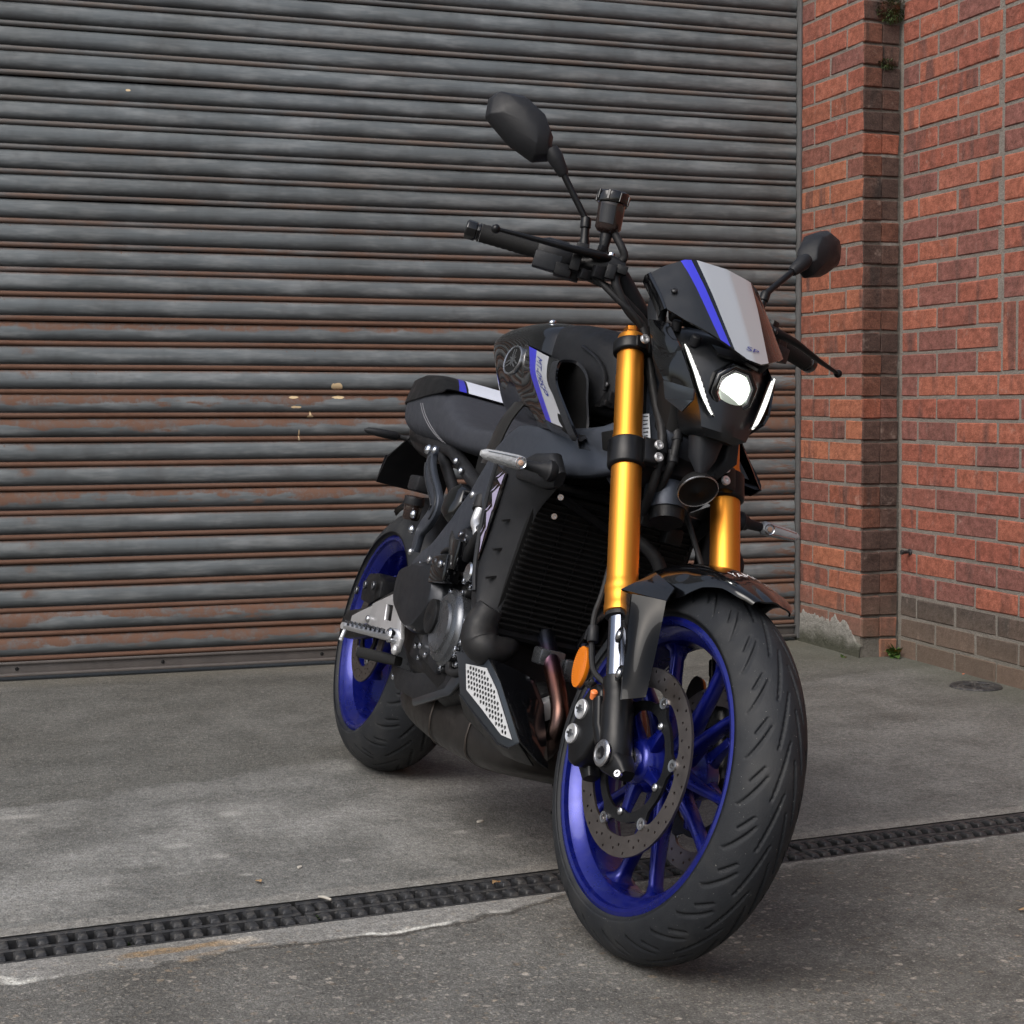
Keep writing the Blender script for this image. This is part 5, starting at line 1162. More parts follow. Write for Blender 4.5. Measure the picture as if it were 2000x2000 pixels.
# stitching: two rows down each flank of the rider seat
def seat_side(x, z, sg):
    xs = [r[0] for r in rider][::-1]; w_, zt, zb = [np.interp(x, xs, [r[k] for r in rider][::-1]) for k in (1, 2, 3)]; zm = zb + (zt - zb) * .50
    s_ = ((z - zm) / (zt - zm)) if z > zm else ((zm - z) / (zm - zb)); s_ = min(1, max(0, s_)); s2 = s_ ** 2; return sg * (w_ * (math.sqrt(max(0, 1 - s2 * s2))) ** .38 * (1 if z > zm else 1 - .08 * s2) + .0004)
for sg in (-1, 1):
    m = MB()
    for off in (0, .016):
        for k in range(34):
            t = k / 33; x = .105 + off + .165 * t ** 1.15; z = .862 - .085 * t; t2 = (k + .55) / 33; x2 = .105 + off + .165 * t2 ** 1.15; z2 = .862 - .085 * t2
            m.tube([(x, seat_side(x, z, sg) * 1.003, z), (x2, seat_side(x2, z2, sg) * 1.003, z2)], .0010, 5)
    m.build('seat_stitching', 'thread', seat, smooth=0)
# tail under the seat
m = MB(); m.loft([ringyz(*r) for r in [(.20, .085, .80, .73), (.05, .088, .815, .735), (-.08, .085, .83, .755), (-.17, .070, .85, .80), (-.20, .045, .86, .83)]]); m.build('tail_cowl', 'satin_black', bike, subsurf=1, smooth=60)
# carbon-look side strip between seat and tank
for sg in (-1, 1):
    cols_ = [[(x - .030, sg * y, z) for x, y, z in ((.672, .146, .735), (.690, .146, .775), (.712, .142, .825), (.735, .13, .865))], [(x, sg * (y + .004), z) for x, y, z in ((.672, .146, .735), (.690, .146, .775), (.712, .142, .825), (.735, .13, .865))], [(x + .032, sg * y, z) for x, y, z in ((.672, .146, .735), (.690, .146, .775), (.712, .142, .825), (.735, .13, .865))]]
    m = MB(); m.sheet(interp_rows(cols_, 15, 5), .003); m.build('side_strip', 'carbon_look', bike, smooth=60)

# ------------------------------------------------------------------ frame
for sg in (-1, 1):
    sp = smoothpath([(1.185, sg * .072, .815), (1.12, sg * .100, .785), (1.04, sg * .126, .772), (.95, sg * .142, .766), (.86, sg * .148, .750), (.78, sg * .148, .712), (.69, sg * .148, .645), (.60, sg * .148, .580), (.52, sg * .145, .525), (.44, sg * .140, .490), (.36, sg * .13, .47)], 4)
    m = MB(); beam(m, sp, [.055, .046, .044, .046, .066, .066, .040, .036, .040, .048, .045], [.010, .014, .018, .020, .020, .020, .020, .018, .018, .016, .014], n=24, p=5); fr = m.build('frame_spar', 'frame_paint', bike, smooth=50)
    # framed pocket beside the steering head, hole dark
    m = MB(); m.prism([(-.036, .012), (.036, .026), (.050, -.020), (-.020, -.020)], (1.150, sg * .1005, .805), (.98, sg * -.22, 0), (0, 0, 1), -.006, .006); m.build('frame_pocket', 'pure_dark', fr, bevel=.002)
    for (x, z, y) in ((.69, .667, .166), (.728, .650, .168), (.771, .514, .170)): bolt(fr, (x, sg * y, z), (0, sg, 0), .0085, .006, 'steel', False, 'dome')
m = MB(); m.lathe([(.036, .46), (.040, .48), (.040, .71), (.036, .73)], lg(0, -.029, 0), AX, 28); m.build('steering_head', 'frame_paint', bike)
m = MB(); beam(m, [(1.20, 0, .86), (1.16, 0, .80), (1.10, 0, .77)], [.05, .06, .05], [.046, .056, .085], p=5); hd = m.build('head_casting', 'frame_paint', bike, smooth=50)
# white data label on the head casting
m = MB(); m.sheet([[(1.170, -.0705, .861), (1.174, -.0585, .865)], [(1.184, -.0700, .838), (1.188, -.0580, .842)], [(1.198, -.0695, .812), (1.200, -.0570, .820)]], .0008)
lb = m.build('data_label', 'label_white', bike, smooth=0)
m = MB()
for k in range(6):
    t = .08 + k * .15; p0 = np.array([1.171 + .028 * t, -.0700, .860 - .046 * t]); p1 = p0 + np.array([.0025, .0095 - .001 * (k % 3), .003]); m.tube([p0 + np.array([.0012, .0010, .0003]), p1 + np.array([.0012, 0, .0003])], .0008, 4)
m.build('label_print', 'ink_dark', lb, smooth=0)
# ================================================================== RADIATOR AND SHROUDS
def radx(z): return 1.000 + (z - .56) * .28
m = MB(); m.add([(radx(z) - .03, y, z) for z in (.435, .695) for y in (-.165, .165)] + [(radx(z) - .012, y, z) for z in (.435, .695) for y in (-.165, .165)], [(0, 1, 3, 2), (4, 6, 7, 5), (0, 4, 5, 1), (2, 3, 7, 6), (0, 2, 6, 4), (1, 5, 7, 3)])
rad = m.build('radiator', 'pure_dark', bike, smooth=0)
for k in range(24):
    z = .446 + k * .0105; m = MB(); m.box((radx(z) - .008, 0, z), (.012, .318, .0022), rot=np.array(Matrix.Rotation(R(22), 3, 'Y'))); m.build('radiator_fin', 'pure_dark', rad, smooth=0)
m = MB()
for y in (-.1, -.05, 0, .05, .1): m.box((radx(.565) - .010, y, .565), (.010, .0016, .25), rot=np.array(Matrix.Rotation(R(15.6), 3, 'Y')))
m.build('radiator_tubes', 'satin_black', rad, smooth=0)
m = MB(); m.tube(smoothpath([(radx(.705) - .012, -.17, .705), (radx(.705) - .012, 0, .712), (radx(.705) - .012, .17, .705)], 5), .012, 10); m.tube([(radx(.43) - .02, -.16, .430), (radx(.43) - .02, .16, .430)], .013, 10); m.build('radiator_tank', 'satin_black', rad)
bolt(rad, (1.055, -.135, .690), (1, -.2, 0), .006, .006, 'steel', False); bolt(rad, (1.030, -.128, .655), (1, -.2, 0), .006, .006, 'steel', False)
m = MB(); m.tube([(1.05, -.14, .693), (1.04, -.05, .665), (1.035, -.02, .655)], .008, 8); m.build('radiator_stay', 'satin_black', rad)
for sg in (-1, 1):
    L = smoothpath([(.945, .202, .727), (.933, .203, .690), (.922, .203, .633), (.916, .202, .560), (.926, .200, .501), (.945, .197, .458), (.965, .190, .438)], 4)
    Rr_ = smoothpath([(1.105, .160, .742), (1.092, .158, .705), (1.020, .156, .652), (.990, .156, .570), (.973, .156, .506), (.964, .158, .458), (.968, .165, .438)], 4)
    rings = []
    for a, b in zip(L, Rr_):
        a, b = np.array(a), np.array(b); mid = a * .45 + b * .55 + np.array([.003, .003, 0]); back = a + np.array([-.045, -.006, 0]); bi = b + np.array([-.06, 0, 0])
        rings.append([np.array([p[0], sg * p[1], p[2]]) for p in (a, a * .8 + b * .2 + np.array([.003, .003, 0]), mid, b * .9 + a * .1 + np.array([.001, .001, 0]), b, bi, back)])
    m = MB(); m.loft(rings); shd = m.build('radiator_shroud', 'matte_black', bike, bevel=.003, seg=2, smooth=40, bev_angle=40)
    # shoulder that carries the indicator
    m = MB(); beam(m, [(.99, sg * .190, .722), (1.05, sg * .188, .728), (1.10, sg * .180, .728), (1.125, sg * .172, .716)], [.018, .028, .034, .016], [.014, .018, .016, .010], p=3.2); m.build('shroud_shoulder', 'matte_black', shd, smooth=50)
    # outer decal plate: black panel with lilac blades
    m = MB(); pl_ = [(.905, .705), (.935, .716), (.925, .64), (.915, .56), (.905, .56), (.898, .60), (.885, .64)]
    pts = [(.890, .728), (.952, .712), (.938, .650), (.925, .590), (.914, .545), (.902, .560), (.896, .610), (.890, .66)]
    m = MB(); m.prism(pts, (0, sg * .2045, 0), (1, 0, 0), (0, 0, 1), -.0015, .0015); dp = m.build('decal_panel', 'gloss_black', shd, smooth=0)
    m = MB()
    for (a, b, c) in (((.945, .712), (.938, .690), (.915, .700)), ((.935, .688), (.928, .640), (.905, .672)), ((.925, .650), (.920, .600), (.900, .635)), ((.916, .610), (.914, .560), (.902, .590))):
        m.add([(p[0], sg * .2068, p[1]) for p in (a, b, c)], [(0, 1, 2)])
        m.add([(p[0] - .012, sg * .2068, p[1] + .003) for p in (a, ((a[0] + c[0]) / 2, (a[1] + c[1]) / 2 - .004), c)], [(0, 1, 2)])
    m.build('decal_blades', 'decal_lilac', dp, smooth=0)
    m = MB(); m.tube(smoothpath([(.888, sg * .206, .735), (.882, sg * .206, .66), (.890, sg * .206, .59), (.905, sg * .205, .53), (.925, sg * .203, .49)], 6), .0045, 8); m.build('shroud_trim', 'plastic_grey', shd)
    for z, x in ((.630, .952), (.575, .942), (.522, .940)):
        m = MB(); m.box((x + .012, sg * .187, z), (.008, .020, .0035), rot=np.array(Matrix.Rotation(R(20), 3, 'X'))); m.build('shroud_slot', 'pure_dark', shd)
    # indicator
    root = np.array([1.118, sg * .192, .727]); tip = np.array([1.114, sg * .318, .727])
    m = MB(); m.lathe([(.013, -.012), (.019, -.004), (.019, .004), (.015, .008), (.0135, .016), (.010, .020), (.0085, .045), (.007, .052)], root, tip - root, 18); ind = m.build('front_indicator', 'matte_black', bike, smooth=40)
    d_ = (tip - root) / np.linalg.norm(tip - root)
    m = MB(); rings = []
    for t, h_, dp_ in ((.048, .009, .010), (.052, .0125, .013), (.062, .0135, .014), (.10, .0115, .012), (.122, .009, .010), (.130, .005, .006)):
        c_ = root + d_ * t; rings.append([c_ + np.array([0, 0, 1]) * h_ * math.sin(a) + np.array([1, 0, 0]) * dp_ * (math.cos(a) if math.cos(a) > 0 else .6 * math.cos(a)) for a in np.linspace(0, 2 * math.pi, 16, endpoint=False)])
    m.loft(rings); m.build('indicator_lens', 'prism_lens', ind, smooth=50)
    m = MB(); m.lathe([(.0052, 0), (.0045, .002), (0, .003)], root + d_ * .060 + np.array([.0130, 0, 0]), (1, 0, 0), 16); m.build('indicator_bulb', 'bulb_pale', ind)
    m = MB()
    for zz in (-.0085, 0.0085): m.tube([root + d_ * .066 + np.array([.0118, 0, zz * .95]), root + d_ * .120 + np.array([.0085, 0, zz * .62])], .0012, 6)
    m.lathe([(.0098, -.001), (.0104, .001), (.0098, .002), (.0086, .001)], root + d_ * .060 + np.array([.0125, 0, 0]), (1, 0, 0), 18, caps=False); m.build('lens_ribs', 'chrome', ind)
m = MB(); m.prism([(.190, .740), (.232, .728), (.262, .698), (.286, .664), (.288, .640), (.268, .620), (.225, .612), (.190, .620)], (1.075, 0, 0), (0, 1, 0), (-.12, 0, 1), -.016, .016); m.build('radiator_side_plate', 'matte_black', bike, bevel=.009, seg=3, smooth=50)  # rounded plate at the radiator's left end, shaped like a shroud wing
# horn under the headlight
HS = .86; hc = np.array([1.272, .016, .752]); ha = np.array([.74, .04, -.66])
m = MB(); m.lathe([(r * HS, h) for r, h in [(.018, -.028), (.030, -.018), (.039, -.006), (.0415, .0), (.0415, .003), (.0395, .005), (.037, .003), (.030, .002), (.010, .004), (.004, .008), (0, .008)]], hc, ha, 40); hn = m.build('horn', 'pure_dark', bike, smooth=40)
m = MB(); m.lathe([(r * HS, h) for r, h in [(.0405, .003), (.0418, .0035), (.0418, .0052), (.0405, .006), (.0392, .0052)]], hc, ha, 40, caps=False); m.build('horn_ring', 'steel', hn)
def hoseb(name, pts, r, mat='rubber_hose', parent=None): return hose(name, pts, r, False, mat, parent)
hoseb('coolant_hose', [(1.06, -.02, .655), (1.085, .02, .648), (1.10, .055, .625), (1.105, .075, .59), (1.09, .085, .555)], .0125)
hoseb('coolant_hose', [(1.09, .085, .555), (1.08, .09, .50), (1.03, .09, .46)], .014)
# thermostat / wiring clutter behind the fork
for p, s_ in (((1.12, .02, .70), (.05, .06, .05)), ((1.10, .075, .67), (.03, .035, .03)), ((1.13, -.04, .73), (.05, .05, .03))):
    m = MB(); m.box(p, s_); m.build('connector_block', 'engine_black', bike, bevel=.004)
bolt(bike, (1.128, .03, .688), (1, 0, 0), .006, .004, 'steel', False); bolt(bike, (1.137, .05, .70), (1, 0, 0), .005, .004, 'steel', False)

# ================================================================== ENGINE
m = MB(); beam(m, [(.42, 0, .40), (.55, 0, .39), (.75, 0, .38), (.90, 0, .40)], [.09, .13, .14, .10], [.15, .165, .17, .15], p=5, n=24); eng = m.build('engine', 'engine_black', bike, smooth=50)
m = MB(); beam(m, [(.78, 0, .48), (.83, 0, .58), (.87, 0, .66)], [.11, .11, .09], [.15, .15, .14], p=6, n=24); m.build('cylinder_head', 'engine_black', eng, smooth=50)
m = MB(); m.box((.66, 0, .72), (.34, .22, .14)); m.build('airbox', 'pure_dark', eng, bevel=.02)
# right cover with chamfered rim
cvp = [(.440, .486), (.500, .505), (.545, .514), (.640, .512), (.690, .490), (.712, .452), (.700, .428), (.660, .398), (.620, .374), (.560, .372), (.495, .394), (.450, .415), (.435, .445)]
def scale_poly(P, k, cx=.575, cz=.445): return [(cx + (x - cx) * k, cz + (z - cz) * k) for x, z in P]
m = MB(); A_ = smoothpath([(x, 0, z) for x, z in cvp], 3, closed=True)
rg_ = [[np.array([.575 + (p[0] - .575) * k, y, .445 + (p[2] - .445) * k]) for p in A_] for k, y in ((1.0, -.15), (1.0, -.182), (.985, -.186), (.86, -.203), (.82, -.2045), (.40, -.206))]
m.loft(rg_); cc_ = m.build('clutch_cover', 'case_metal', eng, bevel=0, smooth=30)
for (x, z) in ((.447, .478), (.545, .507), (.684, .484), (.704, .440), (.615, .382), (.500, .398)): bolt(eng, (x, -.188, z), (0, -1, 0), .006, .006, 'steel', False)
m = MB(); m.lathe([(.070, 0), (.074, .012), (.074, .026), (.068, .030), (.066, .036), (.056, .041), (.052, .041), (.050, .046), (.030, .048), (0, .048)], (.775, -.155, .405), (0, -1, 0), 40); pc2 = m.build('generator_cover', 'engine_grey', eng, smooth=40)
m = MB(); m.lathe([(.034, 0), (.034, .010), (.030, .012), (.010, .012), (0, .008)], (.735, -.198, .418), (0, -1, 0), 28); m.build('cover_boss', 'engine_black', eng, smooth=40)
for k in range(7):
    t = k / 7 * 2 * math.pi + .3; p = (.775 + .078 * math.cos(t), -.176, .405 + .078 * math.sin(t)); m = MB(); m.lathe([(.010, 0), (.0095, .02), (.008, .022)], (p[0], -.155, p[2]), (0, -1, 0), 12); m.build('bolt_boss', 'engine_black', eng); bolt(eng, p, (0, -1, 0), .0058, .006, 'chrome', False)
for i, (x0, x1) in enumerate(((.842, .865), (.872, .89))):
    m = MB(); m.box(((x0 + x1) / 2, -.163, .435), (.014, .02, .13), rot=np.array(Matrix.Rotation(R(12), 3, 'Y'))); m.build('case_rib', 'engine_grey', eng, bevel=.003)
for (x, z) in ((.842, .492), (.878, .482), (.862, .388), (.842, .372), (.80, .50)): bolt(eng, (x, -.176, z), (-.1, -1, 0), .0065, .008, 'chrome', False)
# induction box and breather bits above the covers
m = MB(); m.box((.705, -.190, .510), (.085, .035, .055), rot=np.array(Matrix.Rotation(R(-8), 3, 'Y'))); m.box((.755, -.186, .545), (.04, .03, .06)); sb = m.build('sensor_box', 'gloss_black', eng, bevel=.004)
bolt(eng, (.655, -.209, .522), (0, -1, 0), .0085, .004, 'steel', False); bolt(eng, (.728, -.209, .520), (0, -1, 0), .0075, .005, 'chrome', False)
m = MB(); beam(m, [(.770, -.175, .545), (.80, -.176, .575), (.825, -.176, .60)], [.014, .013, .012], [.012, .012, .010]); m.build('pipe_union', 'engine_black', eng, smooth=40)
bolt(eng, (.826, -.180, .602), (.2, -.6, .8), .010, .010, 'steel', False)
m = MB(); m.lathe([(.018, 0), (.019, .010), (.015, .013), (0, .013)], (.845, -.183, .52), (0, -1, 0), 20); m.build('cover_plug', 'chrome', eng)
m = MB(); m.tube(smoothpath([(.750, -.165, .640), (.762, -.172, .615), (.785, -.172, .60), (.80, -.170, .575)], 6), .011, 12); m.build('clear_pipe', 'aluminium', eng)
m = MB(); m.tube([(.735, -.16, .665), (.748, -.166, .64)], .015, 12); m.build('pipe_boot', 'rubber_hose', eng)
# oil filler style cap, faceted
m = MB(); m.lathe([(.030, -.02), (.044, -.005), (.046, .022), (.038, .040), (.022, .046), (0, .046)], (.575, -.130, .640), (.15, -1, .25), 8); m.build('servo_cover', 'gloss_black', eng, bevel=.003, smooth=25)
# water pump elbow at the foot of the shroud
m = MB(); m.tube(smoothpath([(.948, -.170, .470), (.940, -.178, .434), (.944, -.176, .406), (.958, -.162, .394), (.955, -.135, .398), (.93, -.11, .41)], 7), [.026, .033, .036, .033, .024, .018], 20); m.build('water_elbow', 'rubber_hose', eng)
m = MB(); m.box((1.00, -.06, .405), (.04, .05, .03)); m.box((1.01, -.02, .39), (.03, .03, .04)); m.build('oil_filter_mount', 'engine_grey', eng, bevel=.004)
# further castings, hoses and fixings on the right side of the engine
for (p0, p1, r) in (((.845, -.165, .36), (.865, -.168, .50), .0075), ((.875, -.160, .36), (.895, -.163, .49), .007), ((.82, -.168, .335), (.80, -.175, .36), .008)):
    m = MB(); m.tube([p0, p1], r, 10); m.build('case_ridge', 'case_metal', eng)
for (c_, s_) in (((.86, -.160, .415), (.05, .02, .15)), ((.70, -.165, .345), (.13, .03, .045)), ((.60, -.150, .335), (.12, .03, .05)), ((.845, -.155, .57), (.05, .03, .09)), ((.70, -.150, .575), (.07, .03, .05))):
    m = MB(); m.box(c_, s_, rot=np.array(Matrix.Rotation(R(10), 3, 'Y'))); m.build('casting_block', 'case_metal', eng, bevel=.006, seg=2)
for (x, z, y, r) in ((.655, .352, .182, .006), (.70, .340, .184, .006), (.74, .350, .184, .006), (.585, .345, .168, .006), (.62, .325, .168, .005), (.855, .585, .172, .006), (.835, .545, .172, .006), (.69, .585, .168, .006), (.725, .575, .168, .005), (.868, .46, .172, .006), (.852, .345, .172, .006)):
    bolt(eng, (x, -y, z), (-.05, -1, .05), r, .006, 'chrome', False)
hoseb('breather_hose', [(.60, -.150, .60), (.64, -.165, .57), (.67, -.165, .53), (.70, -.160, .50)], .009, parent=eng)
hoseb('oil_line', [(.80, -.170, .36), (.83, -.178, .33), (.87, -.172, .335), (.90, -.160, .36)], .0075, parent=eng)
hoseb('wiring_lead', [(.55, -.150, .53), (.60, -.165, .545), (.66, -.168, .555), (.72, -.165, .56)], .005, parent=eng)
# exhaust headers
for y in (-.058, .022, .100):
    m = MB(); m.tube(smoothpath([(.84, y, .53), (.90, y, .495), (.955, y, .445), (1.03, y, .386), (1.080, y, .345), (1.105, y, .312), (1.100, y, .275), (1.05, y * .8, .240), (.95, y * .6, .22)], 7), .0165, 20); m.build('exhaust_header', 'header_burnt', bike)
m = MB(); m.lathe([(.038, 0), (.041, .006), (.041, .075), (.036, .085), (.020, .088), (0, .088)], (.93, -.03, .315), (1, -.1, -.05), 28); m.build('oil_filter', 'engine_black', eng)
m = MB(); m.box((1.045, -.065, .315), (.03, .05, .035), rot=np.array(Matrix.Rotation(R(30), 3, 'X'))); m.build('sensor_plate', 'aluminium', eng, bevel=.004)
# muffler slung under the engine
ml = [(.395, .09, .272, .220), (.410, .122, .290, .200), (.46, .138, .297, .184), (.56, .144, .30, .170), (.70, .146, .30, .164), (.84, .140, .292, .164), (.95, .122, .276, .172), (1.02, .09, .255, .19), (1.045, .06, .24, .205)]
m = MB(); m.loft([ringyz(*r) for r in ml]); mf = m.build('muffler', 'muffler_metal', bike, subsurf=1, smooth=70)
for x, w_ in ((.70, .157), (.88, .145)):
    zt, zb, ww = [np.interp(x, [r[0] for r in ml], [r[k] for r in ml]) for k in (2, 3, 1)]
    m = MB(); m.loft([[(x + dx, p[1] * k, .228 + (p[2] - .228) * k) for p in ringyz(x, ww, zt, zb)] for dx, k in ((-.0035, 1.0), (-.0015, 1.014), (.0015, 1.014), (.0035, 1.0))], caps=False); m.build('muffler_seam', 'muffler_burnt', mf, smooth=60)
bolt(mf, (.425, -.146, .262), (-.2, -1, .1), .009, .006, 'chrome', False, 'dome')
# belly panels with perforated insert (both sides)
for sg in (-1, 1):
    def bp3(x, z, o=0.0): return np.array([x, sg * (.178 - .16 * max(0, x - .92) + o), z])
    out = [(.865, .372), (.985, .378), (1.045, .345), (1.150, .262), (1.120, .246), (1.085, .246), (.915, .300)]
    def plate(name, pts, mat, d0, d1, parent, holes=(), bevel=.0015, ox=0):
        th_ = math.atan(.16); uxv = np.array([math.cos(th_), -sg * math.sin(th_), 0]); o_ = np.array([.92, sg * .178, 0])
        f = lambda P: [((x - .92) / math.cos(th_), z) for x, z in P]
        m = MB(); m.prism(f(pts), o_, uxv, (0, 0, 1), *( (d0, d1) if sg < 0 else (-d1, -d0)), [f(h) for h in holes]); return m.build(name, mat, parent, bevel=bevel, smooth=30)
    bp_ = plate('belly_panel', out, 'panel_sky_grey', -.006, 0, bike)
    ins = [(.916, .356), (.990, .362), (1.040, .333), (1.128, .262), (1.092, .262), (1.010, .290), (.940, .312)]
    holes = []; pit = .0105
    def inside(x, z, P, mrg):
        n_ = len(P); 
        ok = False; j = n_ - 1
        for i in range(n_):
            if ((P[i][1] > z) != (P[j][1] > z)) and (x < (P[j][0] - P[i][0]) * (z - P[i][1]) / (P[j][1] - P[i][1]) + P[i][0]): ok = not ok
            a, b = np.array(P[i]), np.array(P[j]); ab = b - a; t = np.clip(np.dot(np.array([x, z]) - a, ab) / np.dot(ab, ab), 0, 1)
            if np.linalg.norm(np.array([x, z]) - a - t * ab) < mrg: return False
            j = i
        return ok
    for r in range(-20, 20):
        for c in range(-20, 34):
            x = .92 + c * pit + (r % 2) * pit / 2; z = .31 + r * pit * .8
            if inside(x, z, ins, .0048): holes.append([(x + .0043 * math.cos(t), z + .0039 * math.sin(t)) for t in np.linspace(0, 2 * math.pi, 6, endpoint=False)])
    plate('perforated_insert', ins, 'mesh_silver', .0015, .0030, bp_, holes, bevel=0)
    plate('insert_backing', ins, 'pure_dark', .0004, .0008, bp_, bevel=0)
    m = MB(); m.sheet([[bp3(.985, .378), bp3(1.045, .345), bp3(1.150, .262)], [np.array([1.02, sg * .13, .372]), np.array([1.075, sg * .125, .34]), np.array([1.165, sg * .11, .238])], [np.array([1.03, sg * .09, .36]), np.array([1.085, sg * .085, .325]), np.array([1.14, sg * .075, .225])]], .003); m.build('belly_front', 'gloss_black', bp_, smooth=30)
    m = MB(); m.sheet([[bp3(1.150, .262), bp3(1.120, .246), bp3(1.085, .246), bp3(.915, .300)], [np.array([1.14, sg * .10, .228]), np.array([1.10, sg * .11, .225]), np.array([1.05, sg * .12, .225]), np.array([.90, sg * .15, .26])]], .003); m.build('belly_lower', 'satin_black', bp_, smooth=30)
    # grey crease panel running back over the muffler
    m = MB(); m.prism([(.638, .244), (.806, .294), (.868, .358), (.899, .334), (.838, .286), (.656, .233)], (0, sg * .167, 0), (1, 0, 0), (0, 0, 1), -.004, .004); m.build('belly_flank', 'panel_sky_grey', bp_, bevel=.0015); m = MB(); m.prism([(.44, .285), (.60, .292), (.78, .325), (.862, .372), (.806, .294), (.638, .244), (.50, .245)], (0, sg * .160, 0), (1, 0, 0), (0, 0, 1), -.004, .004); m.build('belly_upper', 'matte_black', bp_, bevel=.002)

# ================================================================== REAR
for sg in (-1, 1):
    m = MB(); beam(m, smoothpath([(.50, sg * .10, .44), (.40, sg * .115, .42), (.25, sg * .125, .385), (.10, sg * .128, .340), (-.03, sg * .128, .318), (-.06, sg * .126, .315)], 4), [.055, .050, .045, .036, .034, .022], [.016, .018, .018, .018, .020, .016], p=4, n=20); m.build('swingarm', 'frame_paint' if sg > 0 else 'engine_black', bike, smooth=50)
    # subframe rails and strut
    m = MB(); m.tube([(.66, sg * .125, .668), (.50, sg * .115, .712), (.33, sg * .105, .760), (.05, sg * .09, .79)], .0165, 14); m.build('subframe_rail', 'matte_black', bike)
    m = MB(); m.tube([(.56, sg * .12, .58), (.40, sg * .11, .68), (.22, sg * .10, .765)], .013, 12); m.build('subframe_strut', 'matte_black', bike)
    # passenger peg hanger: double ridged bracket
    hp = smoothpath([(.305, sg * .142, .752), (.335, sg * .150, .715), (.385, sg * .155, .685), (.440, sg * .157, .655), (.462, sg * .157, .628), (.430, sg * .155, .600), (.385, sg * .152, .572), (.372, sg * .150, .530)], 5)
    m = MB(); beam(m, hp, [.020, .020, .019, .019, .022, .020, .016, .014], [.008] * 8, p=6, n=20); hg = m.build('peg_hanger', 'frame_paint', bike, smooth=35)
    for off in (-.013, .011):
        m = MB(); pp = []
        for i, p in enumerate(hp[3:24]):
            i += 3; t = np.array(hp[i + 1]) - np.array(hp[i - 1]); t /= np.linalg.norm(t); nv = np.array([-t[2], 0, t[0]]); pp.append(np.array(p) + nv * off + np.array([0, sg * .0085, 0]))
        m.tube(pp, .0026, 8); m.build('hanger_ridge', 'plastic_grey', hg)
    bolt(hg, (.300, sg * .152, .752), (0, sg, .2), .012, .010, 'chrome', False, 'dome'); bolt(hg, (.345, sg * .152, .752), (0, sg, .2), .009, .008, 'chrome', False, 'dome')
    bolt(hg, (.330, sg * .158, .605), (0, sg, 0), .010, .010, 'chrome', False, 'dome'); bolt(hg, (.345, sg * .158, .572), (0, sg, 0), .010, .010, 'chrome', False, 'dome'); bolt(hg, (.372, sg * .158, .525), (0, sg, 0), .008, .008, 'steel', False, 'dome')
    bolt(bike, (.455, sg * .135, .735), (0, sg, .2), .008, .008, 'chrome', False, 'dome'); bolt(bike, (.50, sg * .135, .715), (0, sg, .2), .008, .008, 'chrome', False, 'dome')
    # rider footrest plate, peg
    rp = [(.300, .395), (.360, .412), (.430, .432), (.470, .425), (.510, .395), (.545, .350), (.540, .322), (.520, .312), (.490, .330), (.440, .345), (.36, .345), (.29, .350)]
    m = MB(); m.prism(rp, (0, sg * .188, 0), (1, 0, 0), (0, 0, 1), -.005, .005, [[(.40, .405), (.445, .408), (.455, .375), (.41, .372)]]); rs = m.build('footrest_plate', 'aluminium', bike, bevel=.002, smooth=35)
    m = MB(); beam(m, [(.30, sg * .185, .372), (.20, sg * .180, .352), (.12, sg * .172, .338)], [.020, .016, .012], [.007, .007, .006]); m.build('brake_pedal_arm' if sg < 0 else 'shift_arm', 'aluminium', rs, smooth=40)
    m = MB(); m.lathe([(.014, -.008), (.016, -.004), (.016, .010), (.012, .014), (.008, .014), (.006, .010), (0, .010)], (.512, sg * .198, .350), (0, sg, 0), 20); m.build('peg_pivot', 'chrome', rs)
    m = MB(); beam(m, [(.514, sg * .205, .345), (.516, sg * .22, .347), (.518, sg * .30, .349), (.518, sg * .312, .349)], [.010, .012, .012, .009], [.010] * 4, p=5)
    m2 = MB(); m2.tube([(.512, sg * .20, .346), (.518, sg * .312, .349)], [.013, .010], 14, flat=.7, up=(0, 0, 1)); peg = m2.build('footpeg', 'aluminium', rs, smooth=40)
    m = MB()
    for k in range(9):
        for j in range(3): m.box((.509 + j * .0085, sg * (.225 + k * .0098), .3565), (.0055, .0055, .009), taper=.5)
    m.build('peg_teeth', 'chrome', peg, smooth=0)
    m = MB(); m.tube([(.518, sg * .303, .347), (.522, sg * .308, .325)], .004, 10); m.lathe([(0, -.005), (.0048, -.002), (.0048, .002), (0, .005)], (.522, sg * .308, .322), (0, 0, 1), 10, caps=False); m.build('peg_feeler', 'aluminium', peg)
    bolt(rs, (.535, sg * .194, .325), (0, sg, 0), .011, .008, 'aluminium', False, 'dome'); bolt(rs, (.300, sg * .194, .360), (0, sg, 0), .008, .006, 'steel', False, 'dome')
# rear brake pedal tip and its rubber
m = MB(); beam(m, [(.50, -.17, .300), (.44, -.190, .296), (.36, -.200, .290)], [.010, .012, .012], [.010, .022, .022], p=4); m.build('brake_pedal', 'grip_rubber', bike, smooth=40)
